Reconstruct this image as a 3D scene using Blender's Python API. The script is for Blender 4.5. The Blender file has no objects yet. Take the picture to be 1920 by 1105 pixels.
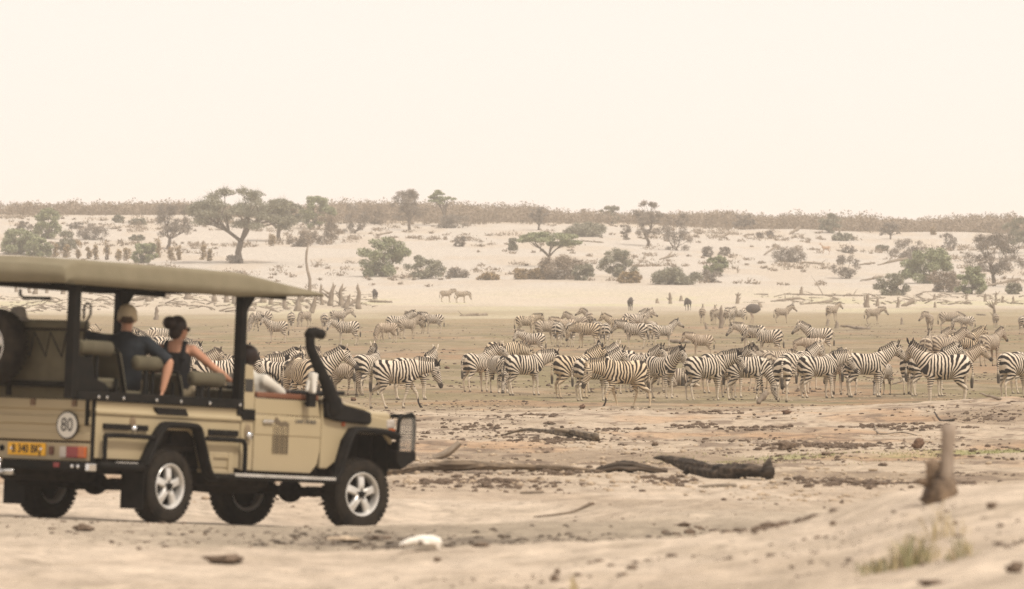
import bpy, bmesh, math, random
import numpy as np
from mathutils import Vector, Matrix, Euler
R = math.radians
PI = math.pi
random.seed(7)
rng = np.random.default_rng(7)
SC = bpy.context.scene
COL = SC.collection

# ------------------------------------------------------------------ camera
F = 13800.0            # focal length in pixels of a 1920 px wide frame
CZ = 3.34              # camera height above the pan
HY = 531.0             # row of the eye level
cam_data = bpy.data.cameras.new('camera')
cam = bpy.data.objects.new('camera', cam_data)
COL.objects.link(cam)
cam.location = (0, 0, CZ)
cam.rotation_euler = (R(90) - math.atan((552.5 - HY) / F), 0, 0)
cam_data.sensor_width = 36
cam_data.lens = F / 1920 * 36
cam_data.clip_start = 1
cam_data.clip_end = 9000
cam_data.dof.use_dof = True
cam_data.dof.focus_distance = 225
cam_data.dof.aperture_fstop = 4.9
SC.camera = cam

# ------------------------------------------------------------------ light
SUN_DIR = Vector((0.42, -0.38, 0.82)).normalized()     # towards the sun
elev = math.asin(SUN_DIR.z)
azim = math.atan2(SUN_DIR.x, SUN_DIR.y)
world = bpy.data.worlds.new('World')
SC.world = world
world.use_nodes = True
nt = world.node_tree
for n in list(nt.nodes):
    nt.nodes.remove(n)
wo = nt.nodes.new('ShaderNodeOutputWorld')
bg = nt.nodes.new('ShaderNodeBackground')
sk = nt.nodes.new('ShaderNodeTexSky')
sk.sky_type = 'NISHITA'
sk.sun_disc = False
sk.sun_elevation = elev
sk.sun_rotation = azim
sk.dust_density = 8
sk.air_density = 1.5
mx = nt.nodes.new('ShaderNodeMix')
mx.data_type = 'RGBA'
mx.inputs['Factor'].default_value = 0.93
nt.links.new(sk.outputs[0], mx.inputs['A'])
mx.inputs['B'].default_value = (10.4, 9.3, 8.55, 1)      # dust-laden sky, the same cream all round
nt.links.new(mx.outputs['Result'], bg.inputs[0])
bg.inputs[1].default_value = 0.1
nt.links.new(bg.outputs[0], wo.inputs[0])

sl = bpy.data.lights.new('sun', 'SUN')
sl.energy = 3.0
sl.angle = R(10)
sl.color = (1.0, 0.93, 0.85)
so = bpy.data.objects.new('sun', sl)
COL.objects.link(so)
so.rotation_euler = SUN_DIR.to_track_quat('Z', 'Y').to_euler()
so.location = (0, 0, 60)

SC.view_settings.view_transform = 'Standard'
SC.view_settings.look = 'None'
SC.view_settings.exposure = 0.15
SC.view_settings.gamma = 1.0
SC.view_settings.use_curve_mapping = False
SC.render.engine = 'CYCLES'
cy = SC.cycles
cy.max_bounces = 5
cy.diffuse_bounces = 3
cy.glossy_bounces = 3
cy.volume_bounces = 1
cy.transmission_bounces = 4
cy.use_denoising = True
cy.denoising_prefilter = 'NONE'
cy.caustics_reflective = False
cy.caustics_refractive = False

# ------------------------------------------------------------------ helpers
class MB:
    """collects verts and faces, builds ONE mesh object"""
    def __init__(s):
        s.v = []; s.f = []; s.n = 0
    def add(s, v, f):
        v = [tuple(map(float, p)) for p in v]
        s.v += v
        s.f += [tuple(i + s.n for i in q) for q in f]
        s.n += len(v)
    def mesh(s, name, mat, smooth=True):
        me = bpy.data.meshes.new(name)
        me.from_pydata(s.v, [], s.f)
        if mat is not None:
            me.materials.append(mat)
        if smooth:
            me.polygons.foreach_set('use_smooth', [True] * len(me.polygons))
        me.update()
        return me
    def obj(s, name, mat, parent=None, smooth=True, bevel=0):
        me = s.mesh(name, mat, smooth)
        o = bpy.data.objects.new(name, me)
        COL.objects.link(o)
        if parent is not None:
            o.parent = parent
        if bevel:
            m = o.modifiers.new('bevel', 'BEVEL')
            m.width = bevel; m.segments = 2; m.limit_method = 'ANGLE'; m.angle_limit = R(35)
            me.polygons.foreach_set('use_smooth', [False] * len(me.polygons))
        return o

def tag(o, label=None, cat=None, group=None, kind=None):
    if label: o['label'] = label
    if cat: o['category'] = cat
    if group: o['group'] = group
    if kind: o['kind'] = kind
    return o

def empty(name, loc=(0, 0, 0), label=None, cat=None, group=None, rz=0):
    o = bpy.data.objects.new(name, None)
    o.empty_display_size = 0.2
    o.location = loc
    o.rotation_euler = (0, 0, rz)
    COL.objects.link(o)
    return tag(o, label, cat, group)

def copy_tree(o, parent=None):
    c = o.copy(); COL.objects.link(c)
    if parent is not None: c.parent = parent
    for ch in list(o.children):
        copy_tree(ch, c)
    return c

def box(mb, x0, x1, y0, y1, z0, z1):
    v = [(x, y, z) for x in (x0, x1) for y in (y0, y1) for z in (z0, z1)]
    f = [(0, 1, 3, 2), (4, 6, 7, 5), (0, 4, 5, 1), (2, 3, 7, 6), (0, 2, 6, 4), (1, 5, 7, 3)]
    mb.add(v, f)

def obox(mb, c, ax, ay, az):
    """box about c with half vectors"""
    c, ax, ay, az = map(Vector, (c, ax, ay, az))
    v = [c + i * ax + j * ay + k * az for i in (-1, 1) for j in (-1, 1) for k in (-1, 1)]
    mb.add(v, [(0, 1, 3, 2), (4, 6, 7, 5), (0, 4, 5, 1), (2, 3, 7, 6), (0, 2, 6, 4), (1, 5, 7, 3)])

def prism(mb, poly, y0, y1, axis='y', off=(0, 0, 0)):
    """extrude a polygon. axis y: poly in (x,z); axis x: poly in (y,z); axis z: poly in (x,y)"""
    def P(a, b, t):
        p = {'y': (a, t, b), 'x': (t, a, b), 'z': (a, b, t)}[axis]
        return (p[0] + off[0], p[1] + off[1], p[2] + off[2])
    n = len(poly)
    v = [P(a, b, y0) for a, b in poly] + [P(a, b, y1) for a, b in poly]
    f = [tuple(range(n)), tuple(range(2 * n - 1, n - 1, -1))]
    f += [(i, i + n, (i + 1) % n + n, (i + 1) % n) for i in range(n)]
    mb.add(v, f)

def tube(mb, pts, rad, n=8, lat=None, cap=True, wob=0.0):
    """tube along pts; rad: number, list, or list of (r_lat, r_up); lat: fixed lateral vectors"""
    pts = [Vector(p) for p in pts]
    m = len(pts)
    if not isinstance(rad, (list, tuple)): rad = [rad] * m
    rr = [(r, r) if not isinstance(r, (list, tuple)) else r for r in rad]
    tang = []
    for i in range(m):
        a = pts[max(i - 1, 0)]; b = pts[min(i + 1, m - 1)]
        t = (b - a)
        tang.append(t.normalized() if t.length > 1e-9 else Vector((0, 0, 1)))
    if lat is None:
        L = tang[0].cross(Vector((0, 0, 1)))
        if L.length < 0.2: L = tang[0].cross(Vector((0, 1, 0)))
        L.normalize()
        lats = []
        for t in tang:
            L = (L - t * L.dot(t)).normalized()
            lats.append(L)
    else:
        lats = [Vector(l) if isinstance(l, (tuple, list, Vector)) and not isinstance(lat, Vector) else Vector(lat) for l in (lat if not isinstance(lat, (Vector,)) and isinstance(lat[0], (tuple, list, Vector)) else [lat] * m)]
        lats = [(l - t * l.dot(t)).normalized() for l, t in zip(lats, tang)]
    v = []
    for p, t, l, (ra, rb) in zip(pts, tang, lats, rr):
        u = l.cross(t)
        for k in range(n):
            a = 2 * PI * k / n
            w = 1 + (random.uniform(-wob, wob) if wob else 0)
            v.append(p + (l * math.cos(a) * ra + u * math.sin(a) * rb) * w)
    f = []
    for i in range(m - 1):
        for k in range(n):
            k2 = (k + 1) % n
            f.append((i * n + k, i * n + k2, (i + 1) * n + k2, (i + 1) * n + k))
    if cap:
        f.append(tuple(range(n - 1, -1, -1)))
        f.append(tuple((m - 1) * n + k for k in range(n)))
    mb.add(v, f)

def arc_pts(pts, k=5):
    """Catmull-Rom resample"""
    P = [Vector(p) for p in pts]
    out = []
    for i in range(len(P) - 1):
        p0 = P[max(i - 1, 0)]; p1 = P[i]; p2 = P[i + 1]; p3 = P[min(i + 2, len(P) - 1)]
        for j in range(k):
            t = j / k
            out.append(0.5 * ((2 * p1) + (p2 - p0) * t + (2 * p0 - 5 * p1 + 4 * p2 - p3) * t * t + (-p0 + 3 * p1 - 3 * p2 + p3) * t ** 3))
    out.append(P[-1])
    return out

def lathe(mb, prof, n=32, axis='y', c=(0, 0, 0), closed=False):
    """prof: (r, t) pairs revolved about axis through c"""
    v = []
    for r, t in prof:
        for k in range(n):
            a = 2 * PI * k / n
            ca, sa = r * math.cos(a), r * math.sin(a)
            p = {'y': (ca, t, sa), 'x': (t, ca, sa), 'z': (ca, sa, t)}[axis]
            v.append((p[0] + c[0], p[1] + c[1], p[2] + c[2]))
    m = len(prof)
    f = []
    for i in range(m if closed else m - 1):
        i2 = (i + 1) % m
        for k in range(n):
            k2 = (k + 1) % n
            f.append((i * n + k, i * n + k2, i2 * n + k2, i2 * n + k))
    mb.add(v, f)

def ellipsoid(mb, c, r, nu=16, nv=10, rot=None):
    v = []; f = []
    for j in range(nv + 1):
        th = PI * j / nv
        for k in range(nu):
            a = 2 * PI * k / nu
            p = Vector((r[0] * math.sin(th) * math.cos(a), r[1] * math.sin(th) * math.sin(a), r[2] * math.cos(th)))
            if rot: p = rot @ p
            v.append(p + Vector(c))
    for j in range(nv):
        for k in range(nu):
            k2 = (k + 1) % nu
            f.append((j * nu + k, (j + 1) * nu + k, (j + 1) * nu + k2, j * nu + k2))
    mb.add(v, f)

# ------------------------------------------------------------------ numpy value noise
_PERM = np.random.default_rng(3).random(65536)
def _h(ix, iy, s):
    return _PERM[((ix * 73856093) ^ (iy * 19349663) ^ (s * 83492791)) & 65535]
def vnoise(x, y, s=0):
    x = np.asarray(x, float); y = np.asarray(y, float)
    xi = np.floor(x).astype(np.int64); yi = np.floor(y).astype(np.int64)
    fx = x - xi; fy = y - yi
    fx = fx * fx * (3 - 2 * fx); fy = fy * fy * (3 - 2 * fy)
    a = _h(xi, yi, s); b = _h(xi + 1, yi, s); c = _h(xi, yi + 1, s); d = _h(xi + 1, yi + 1, s)
    return (a * (1 - fx) + b * fx) * (1 - fy) + (c * (1 - fx) + d * fx) * fy
def fbm(x, y, o=4, s=0):
    t = 0; a = 1; w = 0
    for i in range(o):
        t = t + a * vnoise(x * 2 ** i + 17.3 * i, y * 2 ** i - 9.1 * i, s + i); w += a; a *= 0.5
    return t / w            # 0..1
def sst(a, b, x):
    t = np.clip((x - a) / (b - a), 0, 1)
    return t * t * (3 - 2 * t)

# ------------------------------------------------------------------ materials
def mat(name, c1, c2=None, rough=0.85, scale=5.0, bump=0.0, bscale=None, metal=0.0, spec=0.3, detail=5, c3=None, stretch=None, coat=0.0):
    m = bpy.data.materials.new(name)
    m.use_nodes = True
    n = m.node_tree.nodes; l = m.node_tree.links
    b = n['Principled BSDF']
    b.inputs['Roughness'].default_value = rough
    b.inputs['Metallic'].default_value = metal
    b.inputs['Specular IOR Level'].default_value = spec
    if coat: b.inputs['Coat Weight'].default_value = coat
    tc = n.new('ShaderNodeTexCoord')
    src = tc.outputs['Object']
    if stretch:
        mp = n.new('ShaderNodeMapping'); mp.inputs['Scale'].default_value = stretch
        l.new(src, mp.inputs[0]); src = mp.outputs[0]
    no = n.new('ShaderNodeTexNoise'); no.inputs['Scale'].default_value = scale; no.inputs['Detail'].default_value = detail
    l.new(src, no.inputs['Vector'])
    cr = n.new('ShaderNodeValToRGB')
    cr.color_ramp.elements[0].position = 0.33; cr.color_ramp.elements[1].position = 0.67
    cr.color_ramp.elements[0].color = (*c1, 1); cr.color_ramp.elements[1].color = (*(c2 or c1), 1)
    if c3:
        e = cr.color_ramp.elements.new(0.5); e.color = (*c3, 1)
    l.new(no.outputs[0], cr.inputs[0])
    l.new(cr.outputs[0], b.inputs['Base Color'])
    if bump:
        n2 = n.new('ShaderNodeTexNoise'); n2.inputs['Scale'].default_value = bscale or scale * 4; n2.inputs['Detail'].default_value = 4
        l.new(src, n2.inputs['Vector'])
        bp = n.new('ShaderNodeBump'); bp.inputs['Strength'].default_value = bump; bp.inputs['Distance'].default_value = 0.02
        l.new(n2.outputs[0], bp.inputs['Height']); l.new(bp.outputs[0], b.inputs['Normal'])
    return m

# ------------------------------------------------------------------ vehicle pose (used by the ground as well)
psi, vp, vr = R(54), R(2.77), R(0.9)
vh = Vector((math.cos(psi) * math.cos(vp), math.sin(psi) * math.cos(vp), -math.sin(vp)))
vl = Vector((-math.sin(psi) * math.cos(vr), math.cos(psi) * math.cos(vr), math.sin(vr)))
vu = vh.cross(vl).normalized(); vl = vu.cross(vh)
VO = Vector((-4.4292, 79.5352, 0.7769))
VM = Matrix(((vh.x, vl.x, vu.x, VO.x), (vh.y, vl.y, vu.y, VO.y), (vh.z, vl.z, vu.z, VO.z), (0, 0, 0, 1)))

# ------------------------------------------------------------------ ground height
PD = [0, 40, 61, 79, 100, 130, 165, 200, 230, 300, 400, 500, 620, 700, 800, 900, 1000, 1100, 1200, 1260, 1400, 6000]
PZ = [1.6, 1.0, .82, .80, .68, .45, .24, -.09, -.24, -.12, -.11, -.07, -.03, .5, 1.25, 3.0, 6.2, 9.6, 12.6, 13.6, 13.2, 12.0]
def ground(x, y):
    x = np.asarray(x, float); y = np.asarray(y, float)
    yy = y + 0.0
    z = np.interp(yy, PD, PZ)
    # soften the profile
    z = 0.5 * z + 0.25 * np.interp(yy * 1.03, PD, PZ) + 0.25 * np.interp(yy * 0.97, PD, PZ)
    s = x / np.maximum(y, 20.0) * F            # sideways offset measured as the lens sees it, only to lay the slopes
    # near sand bank, rising to the east
    amp = np.interp(x, [-12, -4.5, -1.5, 0.2, 1.5, 2.4, 3.0, 3.55, 4.3, 9, 20], [.35, .40, .30, .36, .45, .58, .76, .84, .90, 1.05, 1.2])
    bank = sst(68, 61, y) * (1 - 0.2 * sst(55, 46, y))
    z = z + amp * bank * (1 + 0.10 * (fbm(x * .9, y * .35, 3, 11) - .5))
    # low lip of the pan on the east side
    lip = np.interp(x, [-3, 1, 5, 12, 40], [0, .10, .14, .40, .55])
    z = z + lip * sst(150, 172, y) * sst(200, 178, y)
    # far dune
    hk = sst(820, 1150, y)
    z = z + hk * (np.interp(x, [-300, -87, 0, 87, 300], [2.2, 1.5, 0, -1.6, -3]) + 3.2 * (fbm(x / 55, y / 70, 3, 5) - .5))
    z = z + sst(800, 880, y) * 0.8 * (fbm(x / 18, y / 25, 3, 6) - .5)
    z = z + sst(835, 850, y) * sst(50, 5, np.abs(x - 15)) * 0.5
    # broad and fine relief
    far = sst(170, 260, y)
    z = z + (0.16 - 0.04 * far) * (fbm(x / 7, y / 9, 3, 1) - .5)
    near = sst(300, 150, y)
    z = z + near * 0.13 * (fbm(x / 1.3, y / 1.3, 4, 2) - .5) + near * .05 * (fbm(x / .35, y / .35, 3, 7) - .5)
    rough = fbm(x / 3.0, y / 3.0, 3, 21)
    z = z + near * sst(85, 105, y) * 0.17 * np.maximum(rough - .5, 0) * fbm(x * 2.2, y * 2.2, 3, 22) * 2
    # wheel ruts worn by vehicles along the track
    # ground carried level under the vehicle
    dx = x - (VO.x + vh.x * 1.7); dy = y - (VO.y + vh.y * 1.7)
    a = dx * math.cos(psi) + dy * math.sin(psi); b = -dx * math.sin(psi) + dy * math.cos(psi)
    rr = np.sqrt((a / 1.7) ** 2 + b ** 2)
    rr = np.where(dy < 0, rr * .8, rr); k = sst(4.6, 2.1, rr)
    pl = VO.z - (vu.x * (x - VO.x) + vu.y * (y - VO.y)) / vu.z + 0.012 * (fbm(x * 3, y * 3, 3, 31) - .5)
    z = z * (1 - k) + pl * k
    # scraped hollow the skull lies in
    z = z - 0.10 * np.exp(-(((x + 0.9) / 1.5) ** 2 + ((y - 72) / 1.8) ** 2)) * (.5 + fbm(x / .5, y / .6, 2, 62))
    return z

_DS = np.geomspace(44, 1500, 6000)
def gp(px, py, dmin=44.0):
    """ground point that the lens sees at a pixel of the photograph: used once to read positions off it"""
    ds = _DS[_DS >= dmin]
    x = (px - 960) / F * ds
    zr = CZ + (HY - py) / F * ds
    g = ground(x, ds)
    w = np.nonzero(zr <= g)[0]
    i = w[0] if len(w) else len(ds) - 1
    return Vector((x[i], ds[i], g[i]))
def gz(x, y): return float(ground(np.array([x]), np.array([y]))[0])
# ------------------------------------------------------------------ GROUND SHEET
ys = []
y = 6.0
while y < 3800:
    h = max(CZ - np.interp(y, PD, PZ), 1.2)
    if y < 44: st = 2.0
    elif y < 700: st = np.clip(y * y / (F * h) * 1.25, 0.08, 3.0)
    elif y < 1300: st = 2.2
    else: st = y * 0.05
    ys.append(y); y += st
ys = np.array([-12, -6, 0] + ys)
sfine = np.linspace(-0.082, 0.082, 861)
so_ = np.concatenate([np.linspace(.086, .16, 16), np.geomspace(.17, 5, 22)])
ss = np.concatenate([-so_[::-1], sfine, so_])
SX, YY = np.meshgrid(ss, ys)
XX = SX * (YY + 14)      # rows fan out from behind the camera
# inside the frame keep columns evenly spread
ZZ = ground(XX, YY)
nr, nc = XX.shape
co = np.stack([XX, YY, ZZ], -1).reshape(-1, 3)
idx = np.arange(nr * nc).reshape(nr, nc)
quads = np.stack([idx[:-1, :-1], idx[:-1, 1:], idx[1:, 1:], idx[1:, :-1]], -1).reshape(-1, 4)
me = bpy.data.meshes.new('ground')
me.vertices.add(len(co)); me.vertices.foreach_set('co', co.ravel())
me.loops.add(quads.size); me.loops.foreach_set('vertex_index', quads.ravel())
me.polygons.add(len(quads)); me.polygons.foreach_set('loop_start', np.arange(0, quads.size, 4)); me.polygons.foreach_set('loop_total', np.full(len(quads), 4))
me.polygons.foreach_set('use_smooth', np.ones(len(quads), bool))
me.update()
x, y = XX.ravel(), YY.ravel()
def mixc(a, b, t): return a * (1 - t[:, None]) + np.array(b)[None, :] * t[:, None]
C = np.tile(np.array([.53, .44, .34]), (len(x), 1))                        # near pinkish sand
n1 = fbm(x / 2.2, y / 5.0, 4, 41); n2 = fbm(x / .5, y / .9, 3, 42); n3 = fbm(x / 9, y / 22, 4, 43); n4 = fbm(x / 25, y / 60, 4, 44)
n5 = fbm(x / 5, y / 10, 4, 45)
C = mixc(C, [.38, .30, .22], sst(.46, .64, n1) * (.3 + .5 * sst(62, 90, y)))
# grey trampled strip beside the track
C = mixc(C, [.32, .26, .19], sst(.55, .70, n2) * .4)
C = mixc(C, [.33, .275, .205], sst(61, 65, y) * sst(90, 74, y) * (.5 + .5 * sst(.35, .6, n1)))
mid = sst(86, 104, y)
C = mixc(C, [.425, .345, .255], mid * .9)
C = mixc(C, [.275, .21, .145], mid * sst(.52, .66, n5) * .8)
C = mixc(C, [.42, .26, .145], mid * sst(.57, .70, fbm(x / 3, y / 9, 4, 46)) * .5)
C = mixc(C, [.17, .125, .09], mid * sst(230, 180, y) * sst(.56, .68, n2) * .75)
# green strip of short grass on the east side
gs = sst(3.3, .8, np.abs(y - 116 - (x - 3) * 1.0)) * sst(2.2, 4, x) * sst(.36, .58, n1)
C = mixc(C, [.27, .27, .11], gs * .7)
pan = sst(175, 215, y)
C = mixc(C, [.242, .188, .113], pan * .94)
C = mixc(C, [.195, .166, .088], pan * sst(.44, .60, n3) * .75)
C = mixc(C, [.32, .205, .125], pan * sst(.56, .66, n5) * .65)
C = mixc(C, [.165, .13, .085], pan * sst(.60, .70, fbm(x / 4, y / 8, 4, 47)) * .6)
C = mixc(C, [.12, .095, .065], pan * sst(.66, .76, fbm(x / 1.2, y / 3, 3, 48)) * .6)
C = mixc(C, [.33, .26, .175], pan * sst(.55, .68, fbm(x / 2.2, y / 5, 4, 63)) * .6)
olv = sst(560, 640, y + 60 * (n4 - .5)) * sst(770, 690, y)
C = mixc(C, [.285, .225, .135], olv * .8)
pale = sst(640, 800, y + 180 * (n4 - .5) + 40 * (n3 - .5))
C = mixc(C, [.53, .465, .37], pale * .85)
C = mixc(C, [.45, .42, .24], pale * sst(860, 800, y) * sst(.52, .62, n3) * .5)
dune = sst(820, 900, y)
C = mixc(C, [.465, .42, .36], dune * .95)
C = mixc(C, [.44, .365, .275], dune * sst(.48, .64, fbm(x / 7, y / 20, 4, 49)) * .5)
C = mixc(C, [.42, .34, .24], dune * sst(1190, 1240, y) * .7)
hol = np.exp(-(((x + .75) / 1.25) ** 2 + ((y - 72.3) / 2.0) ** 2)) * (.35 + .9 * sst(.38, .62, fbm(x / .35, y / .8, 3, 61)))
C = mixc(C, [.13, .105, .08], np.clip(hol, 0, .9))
C *= np.array([1.0, 1.0, 1.0])
C *= (0.9 + 0.2 * fbm(x / .25, y / .5, 2, 50))[:, None]
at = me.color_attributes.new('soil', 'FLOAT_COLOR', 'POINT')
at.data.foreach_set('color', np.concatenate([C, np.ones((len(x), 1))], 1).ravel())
gm = bpy.data.materials.new('soil'); gm.use_nodes = True
n = gm.node_tree.nodes; l = gm.node_tree.links; b = n['Principled BSDF']
b.inputs['Roughness'].default_value = .95; b.inputs['Specular IOR Level'].default_value = .1
ca = n.new('ShaderNodeVertexColor'); ca.layer_name = 'soil'
geo = n.new('ShaderNodeNewGeometry')
no = n.new('ShaderNodeTexNoise'); no.inputs['Scale'].default_value = 3.5; no.inputs['Detail'].default_value = 8; no.inputs['Roughness'].default_value = .7
l.new(geo.outputs['Position'], no.inputs['Vector'])
mr = n.new('ShaderNodeMapRange'); mr.inputs[1].default_value = .3; mr.inputs[2].default_value = .7; mr.inputs[3].default_value = .68; mr.inputs[4].default_value = 1.28
l.new(no.outputs[0], mr.inputs[0])
# small dark crumbs of dried mud
vo = n.new('ShaderNodeTexNoise'); vo.inputs['Scale'].default_value = 9; vo.inputs['Detail'].default_value = 3
l.new(geo.outputs['Position'], vo.inputs['Vector'])
cr = n.new('ShaderNodeMapRange'); cr.inputs[1].default_value = .62; cr.inputs[2].default_value = .72; cr.inputs[3].default_value = 1; cr.inputs[4].default_value = .5
l.new(vo.outputs[0], cr.inputs[0])
m1 = n.new('ShaderNodeVectorMath'); m1.operation = 'SCALE'; l.new(ca.outputs[0], m1.inputs[0]); l.new(mr.outputs[0], m1.inputs['Scale'])
m2 = n.new('ShaderNodeVectorMath'); m2.operation = 'SCALE'; l.new(m1.outputs[0], m2.inputs[0]); l.new(cr.outputs[0], m2.inputs['Scale'])
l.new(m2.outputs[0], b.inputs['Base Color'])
bp = n.new('ShaderNodeBump'); bp.inputs['Strength'].default_value = 1.0; bp.inputs['Distance'].default_value = .08
l.new(no.outputs[0], bp.inputs['Height']); l.new(bp.outputs[0], b.inputs['Normal'])
me.materials.append(gm)
go = bpy.data.objects.new('ground', me); COL.objects.link(go)
tag(go, kind='structure')

# ------------------------------------------------------------------ CLODS (stuff): crumbs of mud and dung over the flats
def clod_proto():
    bm = bmesh.new(); bmesh.ops.create_icosphere(bm, subdivisions=1, radius=1)
    v = np.array([p.co[:] for p in bm.verts]); f = np.array([[q.index for q in p.verts] for p in bm.faces]); bm.free()
    return v, f
cv, cf = clod_proto()
def clods(name, N, d0, d1, s0, s1, mt, seed, thr=.5, flat=.55):
    g = np.random.default_rng(seed)
    u = g.random(N * 4)
    y = 1 / (1 / d0 + u * (1 / d1 - 1 / d0))
    x = (g.random(N * 4) * 2 - 1) * .078 * y
    dens = fbm(x / 3.5, y / 9, 4, seed + 5)
    keep = np.nonzero(g.random(N * 4) < sst(thr - .08, thr + .15, dens))[0][:N]
    x = x[keep]; y = y[keep]; M = len(x)
    z = ground(x, y)
    s = s0 * (s1 / s0) ** (g.random(M) ** 2.2)
    a = g.random(M) * 2 * PI
    V = cv[None] * (1 + .35 * (g.random((M, len(cv), 1)) - .5))
    V = V * np.stack([s * (1 + .7 * g.random(M)), s, s * flat * (.6 + .8 * g.random(M))], -1)[:, None, :]
    X = V[..., 0] * np.cos(a)[:, None] - V[..., 1] * np.sin(a)[:, None]
    Y = V[..., 0] * np.sin(a)[:, None] + V[..., 1] * np.cos(a)[:, None]
    V = np.stack([X + x[:, None], Y + y[:, None], V[..., 2] + z[:, None] + .2 * s[:, None]], -1).reshape(-1, 3)
    Fc = (cf[None] + (np.arange(M) * len(cv))[:, None, None]).reshape(-1, 3)
    me = bpy.data.meshes.new(name)
    me.vertices.add(len(V)); me.vertices.foreach_set('co', V.ravel())
    me.loops.add(Fc.size); me.loops.foreach_set('vertex_index', Fc.ravel())
    me.polygons.add(len(Fc)); me.polygons.foreach_set('loop_start', np.arange(0, Fc.size, 3)); me.polygons.foreach_set('loop_total', np.full(len(Fc), 3))
    me.polygons.foreach_set('use_smooth', np.ones(len(Fc), bool))
    me.update(); me.materials.append(mt)
    o = bpy.data.objects.new(name, me); COL.objects.link(o)
    return o
M_clod = mat('dried_mud', (.06, .042, .03), (.17, .12, .08), scale=30, bump=.5)
M_clod2 = mat('sand_crumb', (.30, .23, .16), (.46, .36, .25), scale=20, bump=.5)
tag(clods('mud_crumbs', 8500, 92, 240, .012, .055, M_clod, 101, .50), 'dark crumbs of dried mud and dung strewn over the flats', 'dung crumbs', kind='stuff')
tag(clods('mud_crumbs', 1500, 48, 92, .006, .030, M_clod, 102, .42), 'few dark droppings on the sand round the vehicle', 'droppings', kind='stuff')
tag(clods('sand_lumps', 3500, 86, 230, .015, .06, M_clod2, 103, .46), 'pale sand lumps on the trampled flats', 'sand lumps', kind='stuff')
tag(clods('mud_crumbs', 2400, 240, 620, .03, .09, M_clod, 104, .54), 'dark dung specks over the grazed pan', 'dung crumbs', kind='stuff')

g = np.random.default_rng(140); M_ = 900
hx = -.6 + g.normal(size=M_) * 1.0; hy = 72.0 + g.normal(size=M_) * 1.3; hz_ = ground(hx, hy)
hs = .008 + .030 * g.random(M_) ** 2.5
V = cv[None] * (1 + .4 * (g.random((M_, len(cv), 1)) - .5)) * np.stack([hs * 1.4, hs, hs * .7], -1)[:, None, :] + np.stack([hx, hy, hz_ + hs * .2], -1)[:, None, :]
Fc = (cf[None] + (np.arange(M_) * len(cv))[:, None, None]).reshape(-1, 3)
me = bpy.data.meshes.new('churned_earth'); me.from_pydata(V.reshape(-1, 3).tolist(), [], Fc.tolist()); me.materials.append(mat('churned_mud', (.07, .055, .04), (.20, .16, .12), scale=14, bump=.5))
o = bpy.data.objects.new('churned_earth', me); COL.objects.link(o)
tag(o, 'churned dark earth crumbs in the hollow round the skull', 'churned earth', kind='stuff')

# lines of broken mud lying in drifts across the flats
V = []; F_ = []; nv = 0
for (px, py, wpx, n_, hh_) in [(1570, 838, 110, 420, 1), (1480, 838, 60, 160, 1), (1650, 800, 70, 160, 1), (1330, 776, 70, 150, 1), (1150, 806, 50, 90, 1), (1040, 826, 90, 150, .7), (1600, 905, 130, 260, 1), (1760, 905, 110, 160, 1), (940, 906, 80, 120, 1), (840, 905, 60, 90, 1),
                               (1300, 800, 60, 120, 1), (1750, 800, 90, 200, 1), (1840, 785, 70, 150, 1), (1420, 805, 80, 160, 1), (1240, 905, 60, 60, 1), (1460, 985, 100, 60, 1), (1300, 1005, 90, 60, 1), (1050, 890, 90, 120, 1), (560, 930, 80, 60, 1), (1000, 780, 80, 90, 1), (880, 800, 60, 90, 1)]:
    c_ = gp(px, py, 60); sc = F / c_.y
    X = c_.x + g.normal(size=n_) * wpx / sc * .45; Y = c_.y + g.normal(size=n_) * 1.1 + (X - c_.x) * .4; Z = ground(X, Y); S = .010 + .05 * g.random(n_) ** 3
    v = cv[None] * (1 + .5 * (g.random((n_, len(cv), 1)) - .5)) * np.stack([S * 1.5, S, S * .75], -1)[:, None, :] + np.stack([X, Y, Z + S * .2], -1)[:, None, :]
    V.append(v.reshape(-1, 3)); F_.append((cf[None] + (np.arange(n_) * len(cv))[:, None, None]).reshape(-1, 3) + nv); nv += n_ * len(cv)
me = bpy.data.meshes.new('broken_mud'); me.from_pydata(np.concatenate(V).tolist(), [], np.concatenate(F_).tolist()); me.materials.append(M_clod)
o = bpy.data.objects.new('broken_mud', me); COL.objects.link(o)
tag(o, 'dark drifts of broken mud across the trampled flats', 'broken mud', kind='stuff')
# ------------------------------------------------------------------ HAZE
hz = MB(); box(hz, -900, 900, -60, 3700, -3, 40)
ho = hz.obj('haze', None, smooth=False)
tag(ho, kind='stuff')
hm = bpy.data.materials.new('haze'); hm.use_nodes = True
for n_ in list(hm.node_tree.nodes): hm.node_tree.nodes.remove(n_)
hout = hm.node_tree.nodes.new('ShaderNodeOutputMaterial'); hv = hm.node_tree.nodes.new('ShaderNodeVolumePrincipled')
hv.inputs['Color'].default_value = (.99, .965, .92, 1)
hv.inputs['Density'].default_value = 0.00027
hv.inputs['Anisotropy'].default_value = 0.2
hm.node_tree.links.new(hv.outputs[0], hout.inputs['Volume'])
ho.data.materials.append(hm)

# ------------------------------------------------------------------ ANIMALS
def remeshed(mb, voxel, smooth_it=4, fac=.5):
    o = mb.obj('tmp', None)
    m = o.modifiers.new('r', 'REMESH'); m.mode = 'VOXEL'; m.voxel_size = voxel; m.use_smooth_shade = True
    s = o.modifiers.new('s', 'SMOOTH'); s.factor = fac; s.iterations = smooth_it
    dg = bpy.context.evaluated_depsgraph_get()
    me = bpy.data.meshes.new_from_object(o.evaluated_get(dg))
    old = o.data
    bpy.data.objects.remove(o); bpy.data.meshes.remove(old)
    co = np.empty(len(me.vertices) * 3); me.vertices.foreach_get('co', co)
    return me, co.reshape(-1, 3)

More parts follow.
